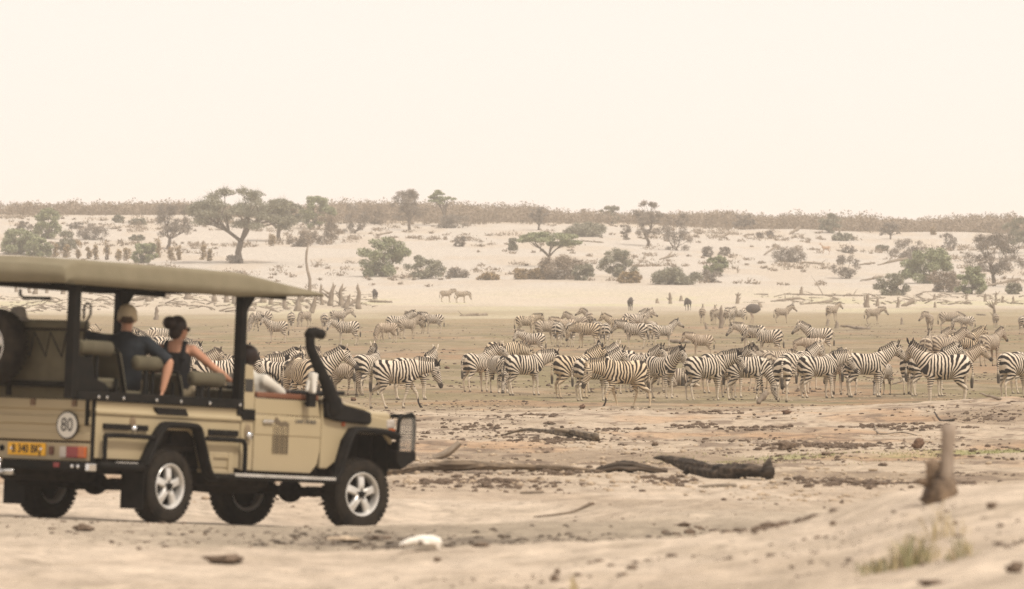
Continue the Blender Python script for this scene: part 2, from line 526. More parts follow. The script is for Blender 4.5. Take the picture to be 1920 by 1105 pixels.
def fattr(me, name, val):
    a = me.attributes.new(name, 'FLOAT', 'POINT'); a.data.foreach_set('value', np.asarray(val, np.float32))

def rot(v, yaw):
    c, s = math.cos(yaw), math.sin(yaw)
    return Vector((v[0] * c - v[1] * s, v[0] * s + v[1] * c, v[2]))

def quad(neck_p=48, head_p=-45, neck_y=0, head_y=0, legs=(0, 0, 0, 0), lie=False, kind='zebra', neck_p0=20, tail_sw=0):
    """returns spine ring data and builds body, mane, tail. x forward, y left, z up"""
    K = dict(zebra=dict(neck=.64, head=.60, ear=.19, nr=1.0, br=1.0),
             gnu=dict(neck=.50, head=.60, ear=.14, nr=1.0, br=1.0),
             impala=dict(neck=.62, head=.36, ear=.20, nr=.55, br=.72))[kind]
    dz = -.62 if lie else 0
    T = [(-.70, 1.03, .07, .10), (-.66, 1.03, .17, .20), (-.56, 1.04, .245, .275), (-.40, 1.03, .275, .305), (-.15, .985, .295, .315), (.12, .975, .295, .315),
         (.36, .995, .265, .325), (.50, 1.02, .225, .30), (.62, 1.03, .16, .24), (.70, 1.04, .09, .15)]
    if kind == 'gnu':
        T = [(-.66, .98, .06, .09), (-.60, 1.0, .15, .18), (-.50, 1.0, .20, .23), (-.30, 1.0, .24, .28), (-.05, 1.0, .26, .31), (.18, 1.02, .26, .34),
             (.40, 1.06, .24, .36), (.52, 1.08, .20, .32), (.62, 1.06, .14, .24), (.68, 1.04, .08, .15)]
    mb = MB()
    br = K['br']
    tube(mb, [(t[0], 0, t[1] + dz) for t in T], [(t[2] * br, t[3] * br) for t in T], n=18, lat=Vector((0, 1, 0)))
    # neck
    p = Vector((.44, 0, 1.08 + dz)) if kind != 'gnu' else Vector((.42, 0, 1.12))
    N = 7; pts = [p]; dirs = []; lats = [Vector((0, 1, 0))]
    seg = K['neck'] / (N - 1) + .02
    for i in range(1, N):
        t = i / (N - 1)
        pit = R(neck_p0 + (neck_p - neck_p0) * min(1, t * 1.6)); yw = R(neck_y) * min(1, t * 1.15) ** 1.1
        d = Vector((math.cos(pit) * math.cos(yw), math.cos(pit) * math.sin(yw), math.sin(pit)))
        p = p + d * seg; pts.append(p); dirs.append(d); lats.append(Vector((-math.sin(yw), math.cos(yw), 0)))
    dirs = [dirs[0]] + dirs
    nrad = [(.17, .28), (.155, .255), (.133, .222), (.118, .192), (.104, .168), (.092, .148), (.082, .13)]
    nrad = [(a * K['nr'], b_ * K['nr']) for a, b_ in nrad]
    tube(mb, pts, nrad, n=14, lat=lats)
    # head
    yw = R(neck_y + head_y); hp = R(head_p)
    hd = Vector((math.cos(hp) * math.cos(yw), math.cos(hp) * math.sin(yw), math.sin(hp)))
    hlat = Vector((-math.sin(yw), math.cos(yw), 0)); hup = -hlat.cross(hd) if (-hlat.cross(hd)).dot(Vector((0, 0, 1))) > 0 or abs(hd.z) > .99 else hlat.cross(hd)
    hup = hd.cross(hlat)
    if hup.z < 0 and abs(hd.z) < .999: hup = -hup
    poll = pts[-1]
    HL = K['head']
    hs = HL / .56
    prof = [(-.06, .05, .07, .00), (.0, .072, .105, -.01), (.10, .088, .132, -.03), (.20, .088, .135, -.045), (.30, .070, .105, -.035), (.40, .056, .080, -.028), (.48, .056, .070, -.03), (.54, .053, .062, -.032), (.575, .032, .04, -.035)]
    hk = 1 if kind != 'gnu' else 1.05
    hpts = [poll + hd * a * hs + hup * o_ * hs for a, _, _, o_ in prof]
    tube(mb, hpts, [(b_ * hs * hk, c_ * hs * hk) for _, b_, c_, _ in prof], n=12, lat=hlat)
    for s in (-1, 1):
        if kind == 'gnu':
            e0 = poll + hup * .07 + hlat * s * .07
            tube(mb, [e0, e0 + hlat * s * .16 - hup * .03, e0 + hlat * s * .27 + hup * .06, e0 + hlat * s * .22 + hup * .20], [.035, .03, .022, .014], n=8)
            tube(mb, [e0 - hup * .04, e0 + hlat * s * .15 - hup * .10], [.03, .014], n=6)
        else:
            e0 = poll + hup * .085 * hs + hlat * s * .055 - hd * .03
            ed = (hup * .75 - hd * .25 + hlat * s * .32 + Vector((0, 0, .35))).normalized(); L = K['ear']
            tube(mb, [e0, e0 + ed * L * .35, e0 + ed * L * .7, e0 + ed * L], [(.030, .022), (.042, .024), (.034, .020), (.014, .012)], n=8, lat=hlat)
            if kind == 'impala' and False: pass
    # legs
    hoofs = []
    lr = .8 if kind == 'impala' else 1
    fl = []
    for i, (fx, s) in enumerate(((.42, 1), (.42, -1))):
        sw = legs[i]
        if lie:
            P = [(fx, s * .16, .30), (fx + .05, s * .18, .16), (fx + .32, s * .16, .06), (fx + .05, s * .12, .05), (fx - .05, s * .12, .04)]
            rr = [.12, .09, .05, .04, .04]
        else:
            kn = max(0, -sw) * .0
            P = [(fx, s * .12, .98), (fx - .02, s * .15, .80), (fx - .01 + sw * .22, s * .135, .66), (fx + .02 + sw * .75, s * .12, .42 + abs(sw) * .03), (fx + .015 + sw * .85, s * .12, .38),
                 (fx + .01 + sw * (1.05 if sw > 0 else 1.35), s * .115, .15), (fx + .03 + sw * (1.15 if sw > 0 else 1.5), s * .115, .08), (fx + .05 + sw * (1.2 if sw > 0 else 1.5), s * .115, .035), (fx + .06 + sw * (1.2 if sw > 0 else 1.5), s * .115, .0)]
            rr = [(.07, .15), (.08, .14), (.058, .085), (.044, .050), (.038, .044), (.028, .031), (.034, .038), (.040, .050), (.044, .058)]
            rr = [(a * lr, b_ * lr) for a, b_ in rr]
        tube(mb, P, rr, n=10, lat=Vector((0, 1, 0)) if not lie else None)
    for i, s in enumerate((1, -1)):
        sw = legs[2 + i]; hx = -.46
        if lie:
            P = [(hx, s * .16, .34), (hx + .15, s * .24, .22), (hx + .30, s * .26, .10), (hx - .05, s * .28, .06), (hx + .12, s * .30, .05)]
            rr = [.2, .14, .08, .05, .04]
        else:
            P = [(hx, s * .13, 1.05), (hx + .02, s * .155, .88), (hx + .10 + sw * .15, s * .155, .72), (hx - .0 + sw * .4, s * .14, .58), (hx - .11 + sw * .8, s * .125, .47), (hx - .12 + sw * .85, s * .12, .42),
                 (hx - .085 + sw * 1.15, s * .12, .16), (hx - .06 + sw * 1.2, s * .12, .08), (hx - .03 + sw * 1.25, s * .12, .035), (hx - .02 + sw * 1.25, s * .12, .0)]
            rr = [(.13, .20), (.125, .215), (.095, .165), (.058, .090), (.040, .058), (.034, .048), (.029, .033), (.034, .040), (.040, .050), (.044, .058)]
            rr = [(a * lr, b_ * lr) for a, b_ in rr]
        tube(mb, P, rr, n=10, lat=Vector((0, 1, 0)) if not lie else None)
    if kind == 'impala':
        pass
    me, V = remeshed(mb, .021 if kind == 'zebra' else .024, 5, .5)
    # ---- stripe coordinates
    sp = [Vector((t[0], 0, t[1] + dz)) for t in T[1:8]] + pts[2:] + hpts[2:]
    reg = [0] * 7 + [1] * len(pts[2:]) + [2] * len(hpts[2:])
    per = {0: .098, 1: .068, 2: .040}
    A = np.array([q[:] for q in sp]); seg_ = A[1:] - A[:-1]; L = np.linalg.norm(seg_, axis=1)
    ph = [0.0]
    for i in range(len(L)):
        ph.append(ph[-1] + L[i] * 2 * PI / (.5 * (per[reg[i]] + per[reg[i + 1]])))
    ph = np.array(ph)
    best = np.full(len(V), 1e9); phase = np.zeros(len(V)); sreg = np.zeros(len(V))
    for i in range(len(L)):
        t = np.clip(((V - A[i]) @ seg_[i]) / L[i] ** 2, 0, 1)
        D = np.linalg.norm(V - (A[i] + t[:, None] * seg_[i]), axis=1)
        k = D < best
        best[k] = D[k]; phase[k] = (ph[i] + t * (ph[i + 1] - ph[i]))[k]; sreg[k] = (reg[i] + t * (reg[i + 1] - reg[i]))[k]
    x, yv, z = V[:, 0], V[:, 1], V[:, 2] - dz
    xp, zp = -.10, .70
    # phase where the spine passes the pivot
    pp = np.interp(xp, A[:7, 0], ph[:7]); kt = 2 * PI / .098
    Kp = kt * .36
    dxp = np.maximum(-(x - xp), 1e-4); a = np.arctan2(z - zp, dxp)
    a_low = (z - zp) / np.maximum(dxp, .26)
    aa = np.where(a > 0, a, a_low)
    rump = pp - Kp * (PI / 2 - aa)
    wr = sst(xp + .02, xp - .10, x) * (sreg < .5)
    phase = phase * (1 - wr) + rump * wr
    # front legs
    wf = sst(.84, .66, z) * (x > .1) * (sreg < .8) * (1 - sst(.62, .7, x) * (z > .75))
    pf = np.interp(.42, A[:7, 0], ph[:7]) - (0.80 - z) * 2 * PI / .062
    if not lie:
        phase = phase * (1 - wf) + pf * wf
    amp = np.ones(len(V))
    if not lie:
        amp *= .12 + .88 * sst(.30, .66, np.where((sreg < .8), z, 1.))
        belly = (np.abs(yv) < .09) & (z < .74) & (sreg < .5); amp[belly] *= .4
    dark = np.zeros(len(V))
    H = np.array((poll + hd * .0)[:]); hdv = np.array(hd[:]); al = (V - H) @ hdv
    inhead = sreg > 1.75
    dark = np.maximum(dark, inhead * sst(.38, .47, al / hs) * .95)
    for s in (-1, 1):
        e = np.array((poll + hd * .17 * hs + hup * .02 + hlat * s * .088)[:])
        dark = np.maximum(dark, (np.linalg.norm(V - e, axis=1) < .034))
        er = np.array((poll + hup * .22 * hs + hlat * s * .1)[:])
    if not lie:
        dark = np.maximum(dark, sst(.085, .04, V[:, 2]) * .85 * (sreg < 1.2))
        if neck_p < -20: pass
    # back line
    dark = np.maximum(dark, .55 * sst(.035, .012, np.abs(yv)) * (z > 1.24) * (x < .3))
    fattr(me, 'phase', phase); fattr(me, 'amp', amp); fattr(me, 'dark', dark)
    # ---- mane
    mm = MB(); v = []; pz = []
    crest = []
    for i in range(1, N):
        up = dirs[i].cross(lats[i]); up = up if up.z > -0.2 else -up
        if i == 1: hgt = .035
        else: hgt = .11
        crest.append((pts[i], up, lats[i], nrad[i][1], hgt, dirs[i]))
    up = hup
    crest.append((poll + hd * .06 * hs, (crest[-1][1] + hup).normalized(), hlat, .115 * hs, .075, hd))
    crest.append((poll + hd * .12 * hs, hup, hlat, .105 * hs, .02, hd))
    ML = 22; cr2 = []
    for i in range(len(crest) - 1):
        for j in range(4):
            t = j / 4; a_, b_ = crest[i], crest[i + 1]
            cr2.append(tuple(a_[q] * (1 - t) + b_[q] * t for q in range(5)))
    cr2.append(crest[-1][:5])
    wth = .022 if kind == 'zebra' else .016
    if kind == 'impala': wth = .004
    v = []
    for q, (c_, u_, l_, r_, h_) in enumerate(cr2):
        j = h_ * (1 + .18 * math.sin(q * 2.4)) * (1 if kind == 'zebra' else .8)
        for s in (-1, 1):
            v += [c_ + u_ * (r_ - .05) + l_ * s * wth, c_ + u_ * (r_ + j * .6) + l_ * s * wth * 1.1, c_ + u_ * (r_ + j) + l_ * s * wth * .4]
    f = []
    for i in range(len(cr2) - 1):
        a_ = i * 6; b_ = a_ + 6
        f += [(a_, a_ + 1, b_ + 1, b_), (a_ + 1, a_ + 2, b_ + 2, b_ + 1), (a_ + 2, a_ + 5, b_ + 5, b_ + 2), (a_ + 5, a_ + 4, b_ + 4, b_ + 5), (a_ + 4, a_ + 3, b_ + 3, b_ + 4)]
    mm.add(v, f)
    mane = mm.mesh('mane', None)
    VV = np.array([q[:] for q in v]); bd = np.full(len(VV), 1e9); mp_ = np.zeros(len(VV))
    for i in range(6, len(L)):
        t = np.clip(((VV - A[i]) @ seg_[i]) / L[i] ** 2, 0, 1); D = np.linalg.norm(VV - (A[i] + t[:, None] * seg_[i]), axis=1)
        k = D < bd; bd[k] = D[k]; mp_[k] = (ph[i] + t * (ph[i + 1] - ph[i]))[k]
    fattr(mane, 'phase', mp_); fattr(mane, 'amp', np.ones(len(VV))); fattr(mane, 'dark', np.tile([0, .45, 1, 0, .45, 1], len(cr2)))
    # ---- tail
    tm = MB()
    tz = dz
    if lie: TP = [(-.70, 0, .46), (-.82, .03, .34), (-.88, .06, .2), (-.9, .1, .08)]
    else: TP = [(-.69, 0, 1.16), (-.765, .01, 1.06), (-.79 - tail_sw * .3, .015 + tail_sw * .5, .86), (-.77 - tail_sw * .5, .02 + tail_sw, .66), (-.765 - tail_sw * .6, .02 + tail_sw * 1.3, .46)]
    tp = arc_pts(TP, 4)
    m_ = len(tp) - 1
    tr = [.030 - .012 * min(1, i / m_ * 2) + (.030 * math.sin(min(1, (i / m_ - .5) / .5) * PI * .85) if i / m_ > .5 else 0) for i in range(len(tp))]
    tube(tm, tp, tr, n=8, lat=Vector((0, 1, 0)))
    tl = tm.mesh('tail', None)
    tv = np.array(tm.v)
    fattr(tl, 'phase', tv[:, 2] * 2 * PI / .055); fattr(tl, 'amp', sst(.7, .9, tv[:, 2] - dz) * .9); fattr(tl, 'dark', sst(.80, .68, tv[:, 2] - dz) * .92)
    return me, mane, tl

def mirror_mesh(me):
    m = me.copy(); co = np.empty(len(m.vertices) * 3); m.vertices.foreach_get('co', co); co[1::3] *= -1; m.vertices.foreach_set('co', co)
    m.flip_normals(); m.update(); return m

def zebra_mat(name, white, tint, black, leg, contrast=1.0, bias=0.0):
    m = bpy.data.materials.new(name); m.use_nodes = True
    n = m.node_tree.nodes; l = m.node_tree.links; b = n['Principled BSDF']
    b.inputs['Roughness'].default_value = .8; b.inputs['Specular IOR Level'].default_value = .15
    def at(nm):
        q = n.new('ShaderNodeAttribute'); q.attribute_name = nm; return q.outputs['Fac']
    def mth(op, a, b_, c=None):
        q = n.new('ShaderNodeMath'); q.operation = op
        for i, s in enumerate((a, b_, c)):
            if s is None: continue
            if isinstance(s, (int, float)): q.inputs[i].default_value = s
            else: l.new(s, q.inputs[i])
        return q.outputs[0]
    def mixn(f, a, b_):
        q = n.new('ShaderNodeMix'); q.data_type = 'RGBA'
        for s, k in ((f, 'Factor'), (a, 'A'), (b_, 'B')):
            if isinstance(s, (int, float)): q.inputs[k].default_value = s
            elif isinstance(s, tuple): q.inputs[k].default_value = (*s, 1)
            else: l.new(s, q.inputs[k])
        return q.outputs['Result']
    tc = n.new('ShaderNodeTexCoord'); oi = n.new('ShaderNodeObjectInfo')
    off = n.new('ShaderNodeVectorMath'); off.operation = 'ADD'
    sc_ = mth('MULTIPLY', oi.outputs['Random'], 37.0)
    l.new(tc.outputs['Object'], off.inputs[0]); l.new(sc_, off.inputs[1])
    no = n.new('ShaderNodeTexNoise'); no.inputs['Scale'].default_value = 3.2; no.inputs['Detail'].default_value = 2; l.new(off.outputs[0], no.inputs['Vector'])
    nn = mth('MULTIPLY_ADD', no.outputs[0], 7.5, -3.75)
    p = mth('ADD', at('phase'), nn)
    p = mth('ADD', p, mth('MULTIPLY', oi.outputs['Random'], 6.28))
    s = mth('SINE', p, None)
    sr = n.new('ShaderNodeMapRange'); sr.interpolation_type = 'SMOOTHSTEP'
    sr.inputs[1].default_value = -.38 + bias; sr.inputs[2].default_value = .32 + bias
    l.new(s, sr.inputs[0])
    n2 = n.new('ShaderNodeTexNoise'); n2.inputs['Scale'].default_value = 2.0; l.new(off.outputs[0], n2.inputs['Vector'])
    wcol = mixn(n2.outputs[0], white, tint)
    # pale underparts and legs
    wcol = mixn(mth('MULTIPLY', mth('SUBTRACT', 1.0, at('amp')), .8), wcol, leg)
    fac = mth('MULTIPLY', mth('MULTIPLY', sr.outputs[0], at('amp')), contrast)
    c = mixn(fac, wcol, black)
    c = mixn(at('dark'), c, (.03, .023, .018))
    l.new(c, b.inputs['Base Color'])
    return m
Z_A = zebra_mat('zebra_coat', (.66, .58, .47), (.56, .46, .34), (.016, .012, .010), (.52, .44, .33))
Z_B = zebra_mat('zebra_coat_ochre', (.62, .52, .38), (.54, .41, .26), (.022, .015, .011), (.46, .36, .24))
Z_C = zebra_mat('foal_coat', (.56, .47, .36), (.46, .36, .25), (.10, .066, .042), (.46, .38, .28), .92)
Z_D = zebra_mat('dusty_zebra_coat', (.50, .42, .32), (.42, .34, .24), (.07, .05, .038), (.38, .31, .22), .9)
Z_G = mat('gnu_coat', (.035, .028, .024), (.075, .06, .05), scale=6)
Z_I = mat('impala_coat', (.33, .22, .14), (.44, .31, .21), scale=4)

POSES = dict(
    up=dict(neck_p=35, head_p=-44), up2=dict(neck_p=44, head_p=-34, legs=(.05, -.04, .06, -.03)),
    mid=dict(neck_p=14, head_p=-52, legs=(-.03, .05, .02, .05)), walk=dict(neck_p=4, head_p=-68, neck_p0=4, legs=(.26, -.16, -.20, .16)),
    walkup=dict(neck_p=36, head_p=-40, legs=(-.16, .24, .18, -.18)),
    graze=dict(neck_p=-62, head_p=-68, neck_p0=-25, legs=(.16, -.10, -.05, .06)),
    low=dict(neck_p=-12, head_p=-72, neck_p0=-5, legs=(.04, -.03, .04, -.04)),
    turn=dict(neck_p=38, head_p=-40, neck_y=-62, head_y=-12), turnm=dict(neck_p=18, head_p=-50, neck_y=-48, head_y=-20, legs=(.05, -.03, -.05, .04)),
    away=dict(neck_p=36, head_p=-35, neck_y=60, head_y=15), back=dict(neck_p=38, head_p=-38, neck_y=-112, head_y=-20),
    lie=dict(neck_p=42, head_p=-40, lie=True), grazet=dict(neck_p=-58, head_p=-70, neck_p0=-20, neck_y=-28, legs=(.10, -.08, .05, -.06)))
PM = {}
def pose_mesh(pose, mir=False, kind='zebra'):
    key = (pose, mir, kind)
    if key not in PM:
        if mir:
            PM[key] = tuple(mirror_mesh(m) for m in pose_mesh(pose, False, kind))
        else:
            PM[key] = quad(kind=kind, **POSES[pose])
    return PM[key]
PMM = {}
def animal(px, fy, heading, pose, scale, mt, label, name='zebra', cat='zebra', group=None, mir=False, kind='zebra', dmin=150, d=None):
    g = gp(px, fy, dmin)
    if d is not None:
        g = Vector(((px - 960) / F * d, d, 0)); g.z = gz(g.x, d)
    key = (pose, mir, kind, mt.name)
    if key not in PMM:
        ms = []
        for m in pose_mesh(pose, mir, kind):
            m2 = m.copy(); m2.materials.clear(); m2.materials.append(mt); ms.append(m2)
        PMM[key] = ms
    ms = PMM[key]
    body = bpy.data.objects.new(name, ms[0]); COL.objects.link(body)
    body.location = g - Vector((0, 0, .012)); body.rotation_euler = (0, 0, R(heading)); body.scale = (scale * .89, scale, scale)
    for nm, m in (('mane', ms[1]), ('tail', ms[2])):
        if kind == 'impala' and nm == 'mane': continue
        o = bpy.data.objects.new(nm, m); COL.objects.link(o); o.parent = body
    tag(body, label, cat, group)
    return body

G1 = 'zebras of the herd on the pan'
ZT = [
 # px, feet y, heading, pose, scale, coat, mirror, distance or None, label
 (742, 766, 4, 'walk', 1.0, Z_A, 0, None, 'boldly striped zebra walking past the vehicle bonnet with its head hanging'),
 (772, 750, 12, 'away', .98, Z_A, 0, None, 'zebra hidden behind the one walking past the bonnet, head turned away'),
 (689, 742, 55, 'away', 1.0, Z_A, 0, 236, 'zebra seen from behind, head raised, beside the grazing foal near the bonnet'),
 (646, 733, -38, 'graze', .80, Z_C, 0, 236, 'small foal grazing between the snorkel and the walking zebra'),
 (578, 768, 2, 'up', 1.04, Z_A, 0, 204, 'zebra whose striped head looks out right of the black snorkel'),
 (575, 782, 118, 'low', 1.05, Z_B, 0, 186, 'ochre zebra rump just above the driver and left of the snorkel'),
 (520, 762, -20, 'turnm', 1.0, Z_A, 0, 208, 'zebra facing the camera above the driver sleeve'),
 (497, 756, 8, 'up', 1.0, Z_A, 0, 216, 'zebra with dark mane behind the pillar by the driver'),
 (470, 758, -10, 'mid', 1.0, Z_A, 0, 214, 'zebra body showing left of the front canopy pillar'),
 (432, 744, 30, 'away', .98, Z_A, 0, 232, 'zebra with round raised ear beside the front canopy pillar'),
 (405, 770, 4, 'mid', 1.03, Z_A, 0, 200, 'zebra whose striped flank shows under the woman\'s forearm'),
 (355, 752, 12, 'up', .95, Z_D, 0, 224, 'dusty zebra seen behind the woman\'s shoulder'),
 (300, 706, 170, 'turn', .98, Z_A, 1, 285, 'zebra between the two passengers looking down, lowest of their gap'),
 (290, 686, 200, 'up', .95, Z_D, 0, 310, 'dusty zebra in the gap right of the man\'s cap'),
 (312, 690, 10, 'low', .98, Z_A, 0, 300, 'zebra behind the woman\'s hair bun'),
 (272, 668, 185, 'mid', .95, Z_D, 0, 350, 'rounded dusty zebra back beside the man\'s collar'),
 (300, 664, 5, 'low', .98, Z_A, 0, 362, 'bright striped zebra rump between cap and hair bun'),
 (170, 655, 70, 'low', .98, Z_B, 0, 380, 'zebra rump visible between the two rear canopy pillars'),
 # middle left
 (492, 608, 178, 'graze', 1.08, Z_A, 0, 520, 'zebra grazing behind the front canopy pillar with round belly'),
 (520, 643, 172, 'turn', .95, Z_A, 1, None, 'lone young zebra right of the front pillar looking at the camera'),
 (546, 620, 92, 'low', 1.0, Z_A, 0, None, 'zebra seen squarely from behind with pale tail, left of the stump cluster'),
 (572, 613, 228, 'graze', .92, Z_D, 0, None, 'grey zebra grazing in front of the stump cluster'),
 (608, 622, 95, 'low', .98, Z_A, 0, None, 'zebra seen from behind right of the grazing grey one'),
 (634, 613, 6, 'mid', 1.0, Z_A, 0, 560, 'zebra facing right just behind the one staring at the camera'),
 (652, 648, 176, 'turnm', 1.02, Z_A, 1, None, 'zebra above the snorkel with its dark face towards the camera'),
 (745, 621, 10, 'up', 1.08, Z_A, 0, 455, 'big zebra with its head over the huddle left of centre'),
 (763, 622, 14, 'up2', .92, Z_D, 0, 452, 'pale zebra with raised head inside the huddle left of centre'),
 (727, 640, 195, 'graze', .88, Z_C, 0, 425, 'foal reaching under its mother in the huddle left of centre'),
 (783, 612, 215, 'turn', .90, Z_D, 0, 500, 'zebra facing the camera in the middle of the huddle left of centre'),
 (814, 614, 176, 'mid', 1.0, Z_A, 0, 500, 'striped zebra standing nose to nose at the right of the huddle'),
 (836, 567, 2, 'mid', .98, Z_D, 0, None, 'left zebra of the far pair on the pale sand'),
 (864, 568, -4, 'low', .95, Z_D, 0, None, 'right zebra of the far pair on the pale sand, head down'),
 # centre, row two
 (985, 633, 4, 'mid', 1.0, Z_B, 0, 470, 'ochre zebra at the back left of the central group, head dropping'),
 (1000, 672, 176, 'turnm', .86, Z_A, 1, 345, 'small zebra alone in front of the central group facing left'),
 (1046, 645, 80, 'low', 1.0, Z_A, 0, 400, 'left of two pale zebra rumps side by side in the central group'),
 (1069, 646, 96, 'low', 1.0, Z_A, 0, 398, 'right of two pale zebra rumps side by side in the central group'),
 (1103, 651, 165, 'low', 1.02, Z_B, 0, 392, 'brownish zebra with dark tail facing left in the central group'),
 (1062, 626, 190, 'mid', .95, Z_C, 0, 450, 'dark young zebra back behind the two rumps'),
 (1084, 622, 160, 'up', .95, Z_D, 0, 480, 'dusty zebra behind the brownish one, head over its back'),
 (1104, 615, 100, 'away', 1.0, Z_D, 0, 520, 'pale zebra at the back with its ears up, seen from behind'),
 (1136, 650, 84, 'low', .98, Z_A, 0, 396, 'narrow zebra rump with tail between the brownish and the side-on zebra'),
 (1160, 632, 178, 'up', 1.0, Z_B, 0, 450, 'ochre backed zebra with raised dark head in the central group'),
 (1192, 654, 162, 'mid', 1.02, Z_A, 0, 388, 'zebra facing left with bold rump at the front of the central group'),
 (1186, 618, 8, 'up', 1.02, Z_A, 0, 500, 'dark maned zebra looking right at the back of the central group'),
 (1196, 620, 10, 'up2', 1.0, Z_A, 0, 485, 'second dark maned zebra doubled with the one behind it'),
 (1217, 640, 250, 'up', .95, Z_D, 0, 430, 'dark zebra facing the camera right in the central group'),
 (1243, 651, 14, 'up2', .88, Z_A, 0, 398, 'young zebra at the right end of the central group, head up'),
 # far right row three
 (1317, 606, 86, 'up', .98, Z_D, 0, 610, 'leftmost far zebra of the huddle by the ostrich, seen from behind'),
 (1338, 610, 80, 'up', .98, Z_D, 0, 600, 'far zebra with ears up next to the leftmost of the ostrich huddle'),
 (1358, 614, 200, 'low', .95, Z_D, 0, 590, 'dusty zebra lowering its head in the ostrich huddle'),
 (1368, 612, 60, 'mid', 1.0, Z_A, 0, 585, 'bright rumped zebra in the middle of the ostrich huddle'),
 (1385, 608, 172, 'mid', .95, Z_A, 0, 590, 'zebra with dark tail nearest the ostrich'),
 (1466, 606, 3, 'up', .96, Z_D, 0, None, 'lone far zebra in profile right of the ostrich'),
 (1560, 602, 42, 'up', 1.0, Z_D, 0, None, 'far zebra seen from behind with head raised to the right'),
 (1636, 608, 2, 'mid', .98, Z_D, 0, None, 'far zebra nosing forward beside the short post'),
 (1743, 624, 262, 'turnm', .98, Z_D, 0, None, 'far zebra standing head on to the camera'),
 (1778, 620, 4, 'low', 1.05, Z_D, 0, 520, 'far zebra with dark lowered neck beside the head-on one'),
 (1812, 626, 170, 'low', .88, Z_A, 0, 500, 'foal on the right side of the far zebra with lowered neck'),
 (1867, 614, 95, 'up', .80, Z_D, 0, 560, 'small zebra seen from behind under the forked dead branch'),
 (1917, 627, 95, 'low', .95, Z_A, 0, None, 'far zebra cut off by the edge of the photo'),
 # row two right
 (1317, 672, 178, 'mid', .80, Z_C, 0, 345, 'brown foal standing alone facing left above the front row'),
 (1412, 662, 178, 'mid', 1.0, Z_A, 0, 370, 'zebra facing left with its head ahead of its neighbour'),
 (1443, 672, 164, 'mid', 1.0, Z_A, 0, 345, 'zebra walking left behind its head-forward neighbour'),
 (1537, 672, 174, 'up', 1.0, Z_A, 0, 350, 'zebra facing left with a foal tucked at its chest'),
 (1524, 668, 178, 'low', .76, Z_C, 0, 335, 'foal tucked at the chest of the left facing zebra'),
 (1738, 688, 80, 'up', .98, Z_D, 0, 300, 'zebra rump in the dusty group above the biggest zebra, leftmost'),
 (1757, 684, 60, 'turn', .95, Z_D, 0, 320, 'zebra in the dusty group looking back over its side'),
 (1772, 690, 20, 'up2', .98, Z_D, 0, 300, 'zebra in the dusty group with head raised to the right'),
 (1803, 686, 8, 'up', 1.0, Z_B, 0, 310, 'brownish zebra in the dusty group with ears pricked, rightmost head'),
 (1855, 690, 52, 'up', 1.0, Z_D, 0, 305, 'pale zebra standing apart seen from behind looking right'),
 # front row
 (893, 745, 48, 'turn', .96, Z_A, 0, 240, 'leftmost zebra of the centre front row, face turned to the camera'),
 (942, 708, 14, 'low', 1.0, Z_B, 0, 275, 'zebra reaching away behind the face turned to the camera'),
 (936, 748, -70, 'grazet', .92, Z_A, 0, 236, 'zebra grazing straight towards the camera in the centre front row'),
 (982, 745, 14, 'mid', .98, Z_A, 0, 232, 'side-on zebra of the centre front row with drooping nose'),
 (1074, 750, 24, 'up', 1.02, Z_B, 0, 228, 'ochre haunched zebra leaning its head on a neighbour'),
 (1118, 744, 45, 'up', 1.0, Z_A, 0, 240, 'zebra mostly hidden between two leaning zebras, dark mane showing'),
 (1112, 753, 26, 'up', 1.0, Z_A, 0, 222, 'zebra with dark mane in front of the ochre haunched one'),
 (1172, 775, 200, 'walk', .98, Z_B, 0, 198, 'foremost zebra facing left with brown tinged rump and lowered head'),
 (1160, 738, 190, 'turn', .98, Z_A, 1, 248, 'zebra looking at the camera over the foremost zebra'),
 (1198, 742, -40, 'up', .96, Z_A, 0, 240, 'zebra head to the right just above the rump of the foremost zebra'),
 (1238, 748, -48, 'up', 1.0, Z_A, 0, 228, 'zebra with forelegs apart looking right behind the foremost zebra'),
 (1276, 724, 0, 'lie', .96, Z_D, 0, 250, 'zebra lying on the ground in the gap of the front row'),
 (1322, 750, 20, 'turnm', 1.03, Z_A, 0, 222, 'ochre rumped zebra with face half turned, left of the long front row'),
 (1368, 750, -50, 'up', 1.0, Z_A, 0, 230, 'zebra shoulder to shoulder with the half turned face'),
 (1400, 752, -2, 'grazet', 1.03, Z_A, 0, 224, 'zebra grazing with steeply arched neck in the long front row'),
 (1432, 738, 115, 'up', .95, Z_D, 0, 248, 'zebra with its head up and throat showing behind the arched neck'),
 (1467, 752, 88, 'low', 1.03, Z_A, 0, 218, 'zebra seen squarely from behind with black tail in the long front row'),
 (1493, 744, 40, 'up', 1.02, Z_A, 0, 238, 'zebra with its neck stretched over others in the long front row'),
 (1514, 742, 60, 'up', 1.0, Z_A, 0, 246, 'zebra whose dark mane rises behind the stretched neck'),
 (1532, 751, 22, 'mid', 1.0, Z_A, 0, 226, 'zebra with lowered nose and white ear in the long front row'),
 (1583, 747, 120, 'low', .98, Z_A, 0, 236, 'zebra rump and tail squeezed left of the clean side-on zebra'),
 (1622, 750, 12, 'up', 1.05, Z_A, 0, 228, 'clean side-on zebra looking right with a foal head under its neck'),
 (1655, 748, -115, 'graze', .78, Z_A, 0, 236, 'foal grazing under the neck of the clean side-on zebra'),
 (1740, 748, 18, 'up', 1.05, Z_A, 0, 232, 'zebra standing behind the biggest zebra with its head to the right'),
 (1790, 748, 6, 'up', .95, Z_C, 0, 245, 'brown faced zebra at the right shoulder of the biggest zebra'),
 (1772, 761, 183, 'away', 1.12, Z_A, 1, 208, 'biggest zebra on the right, side on with its head turned away'),
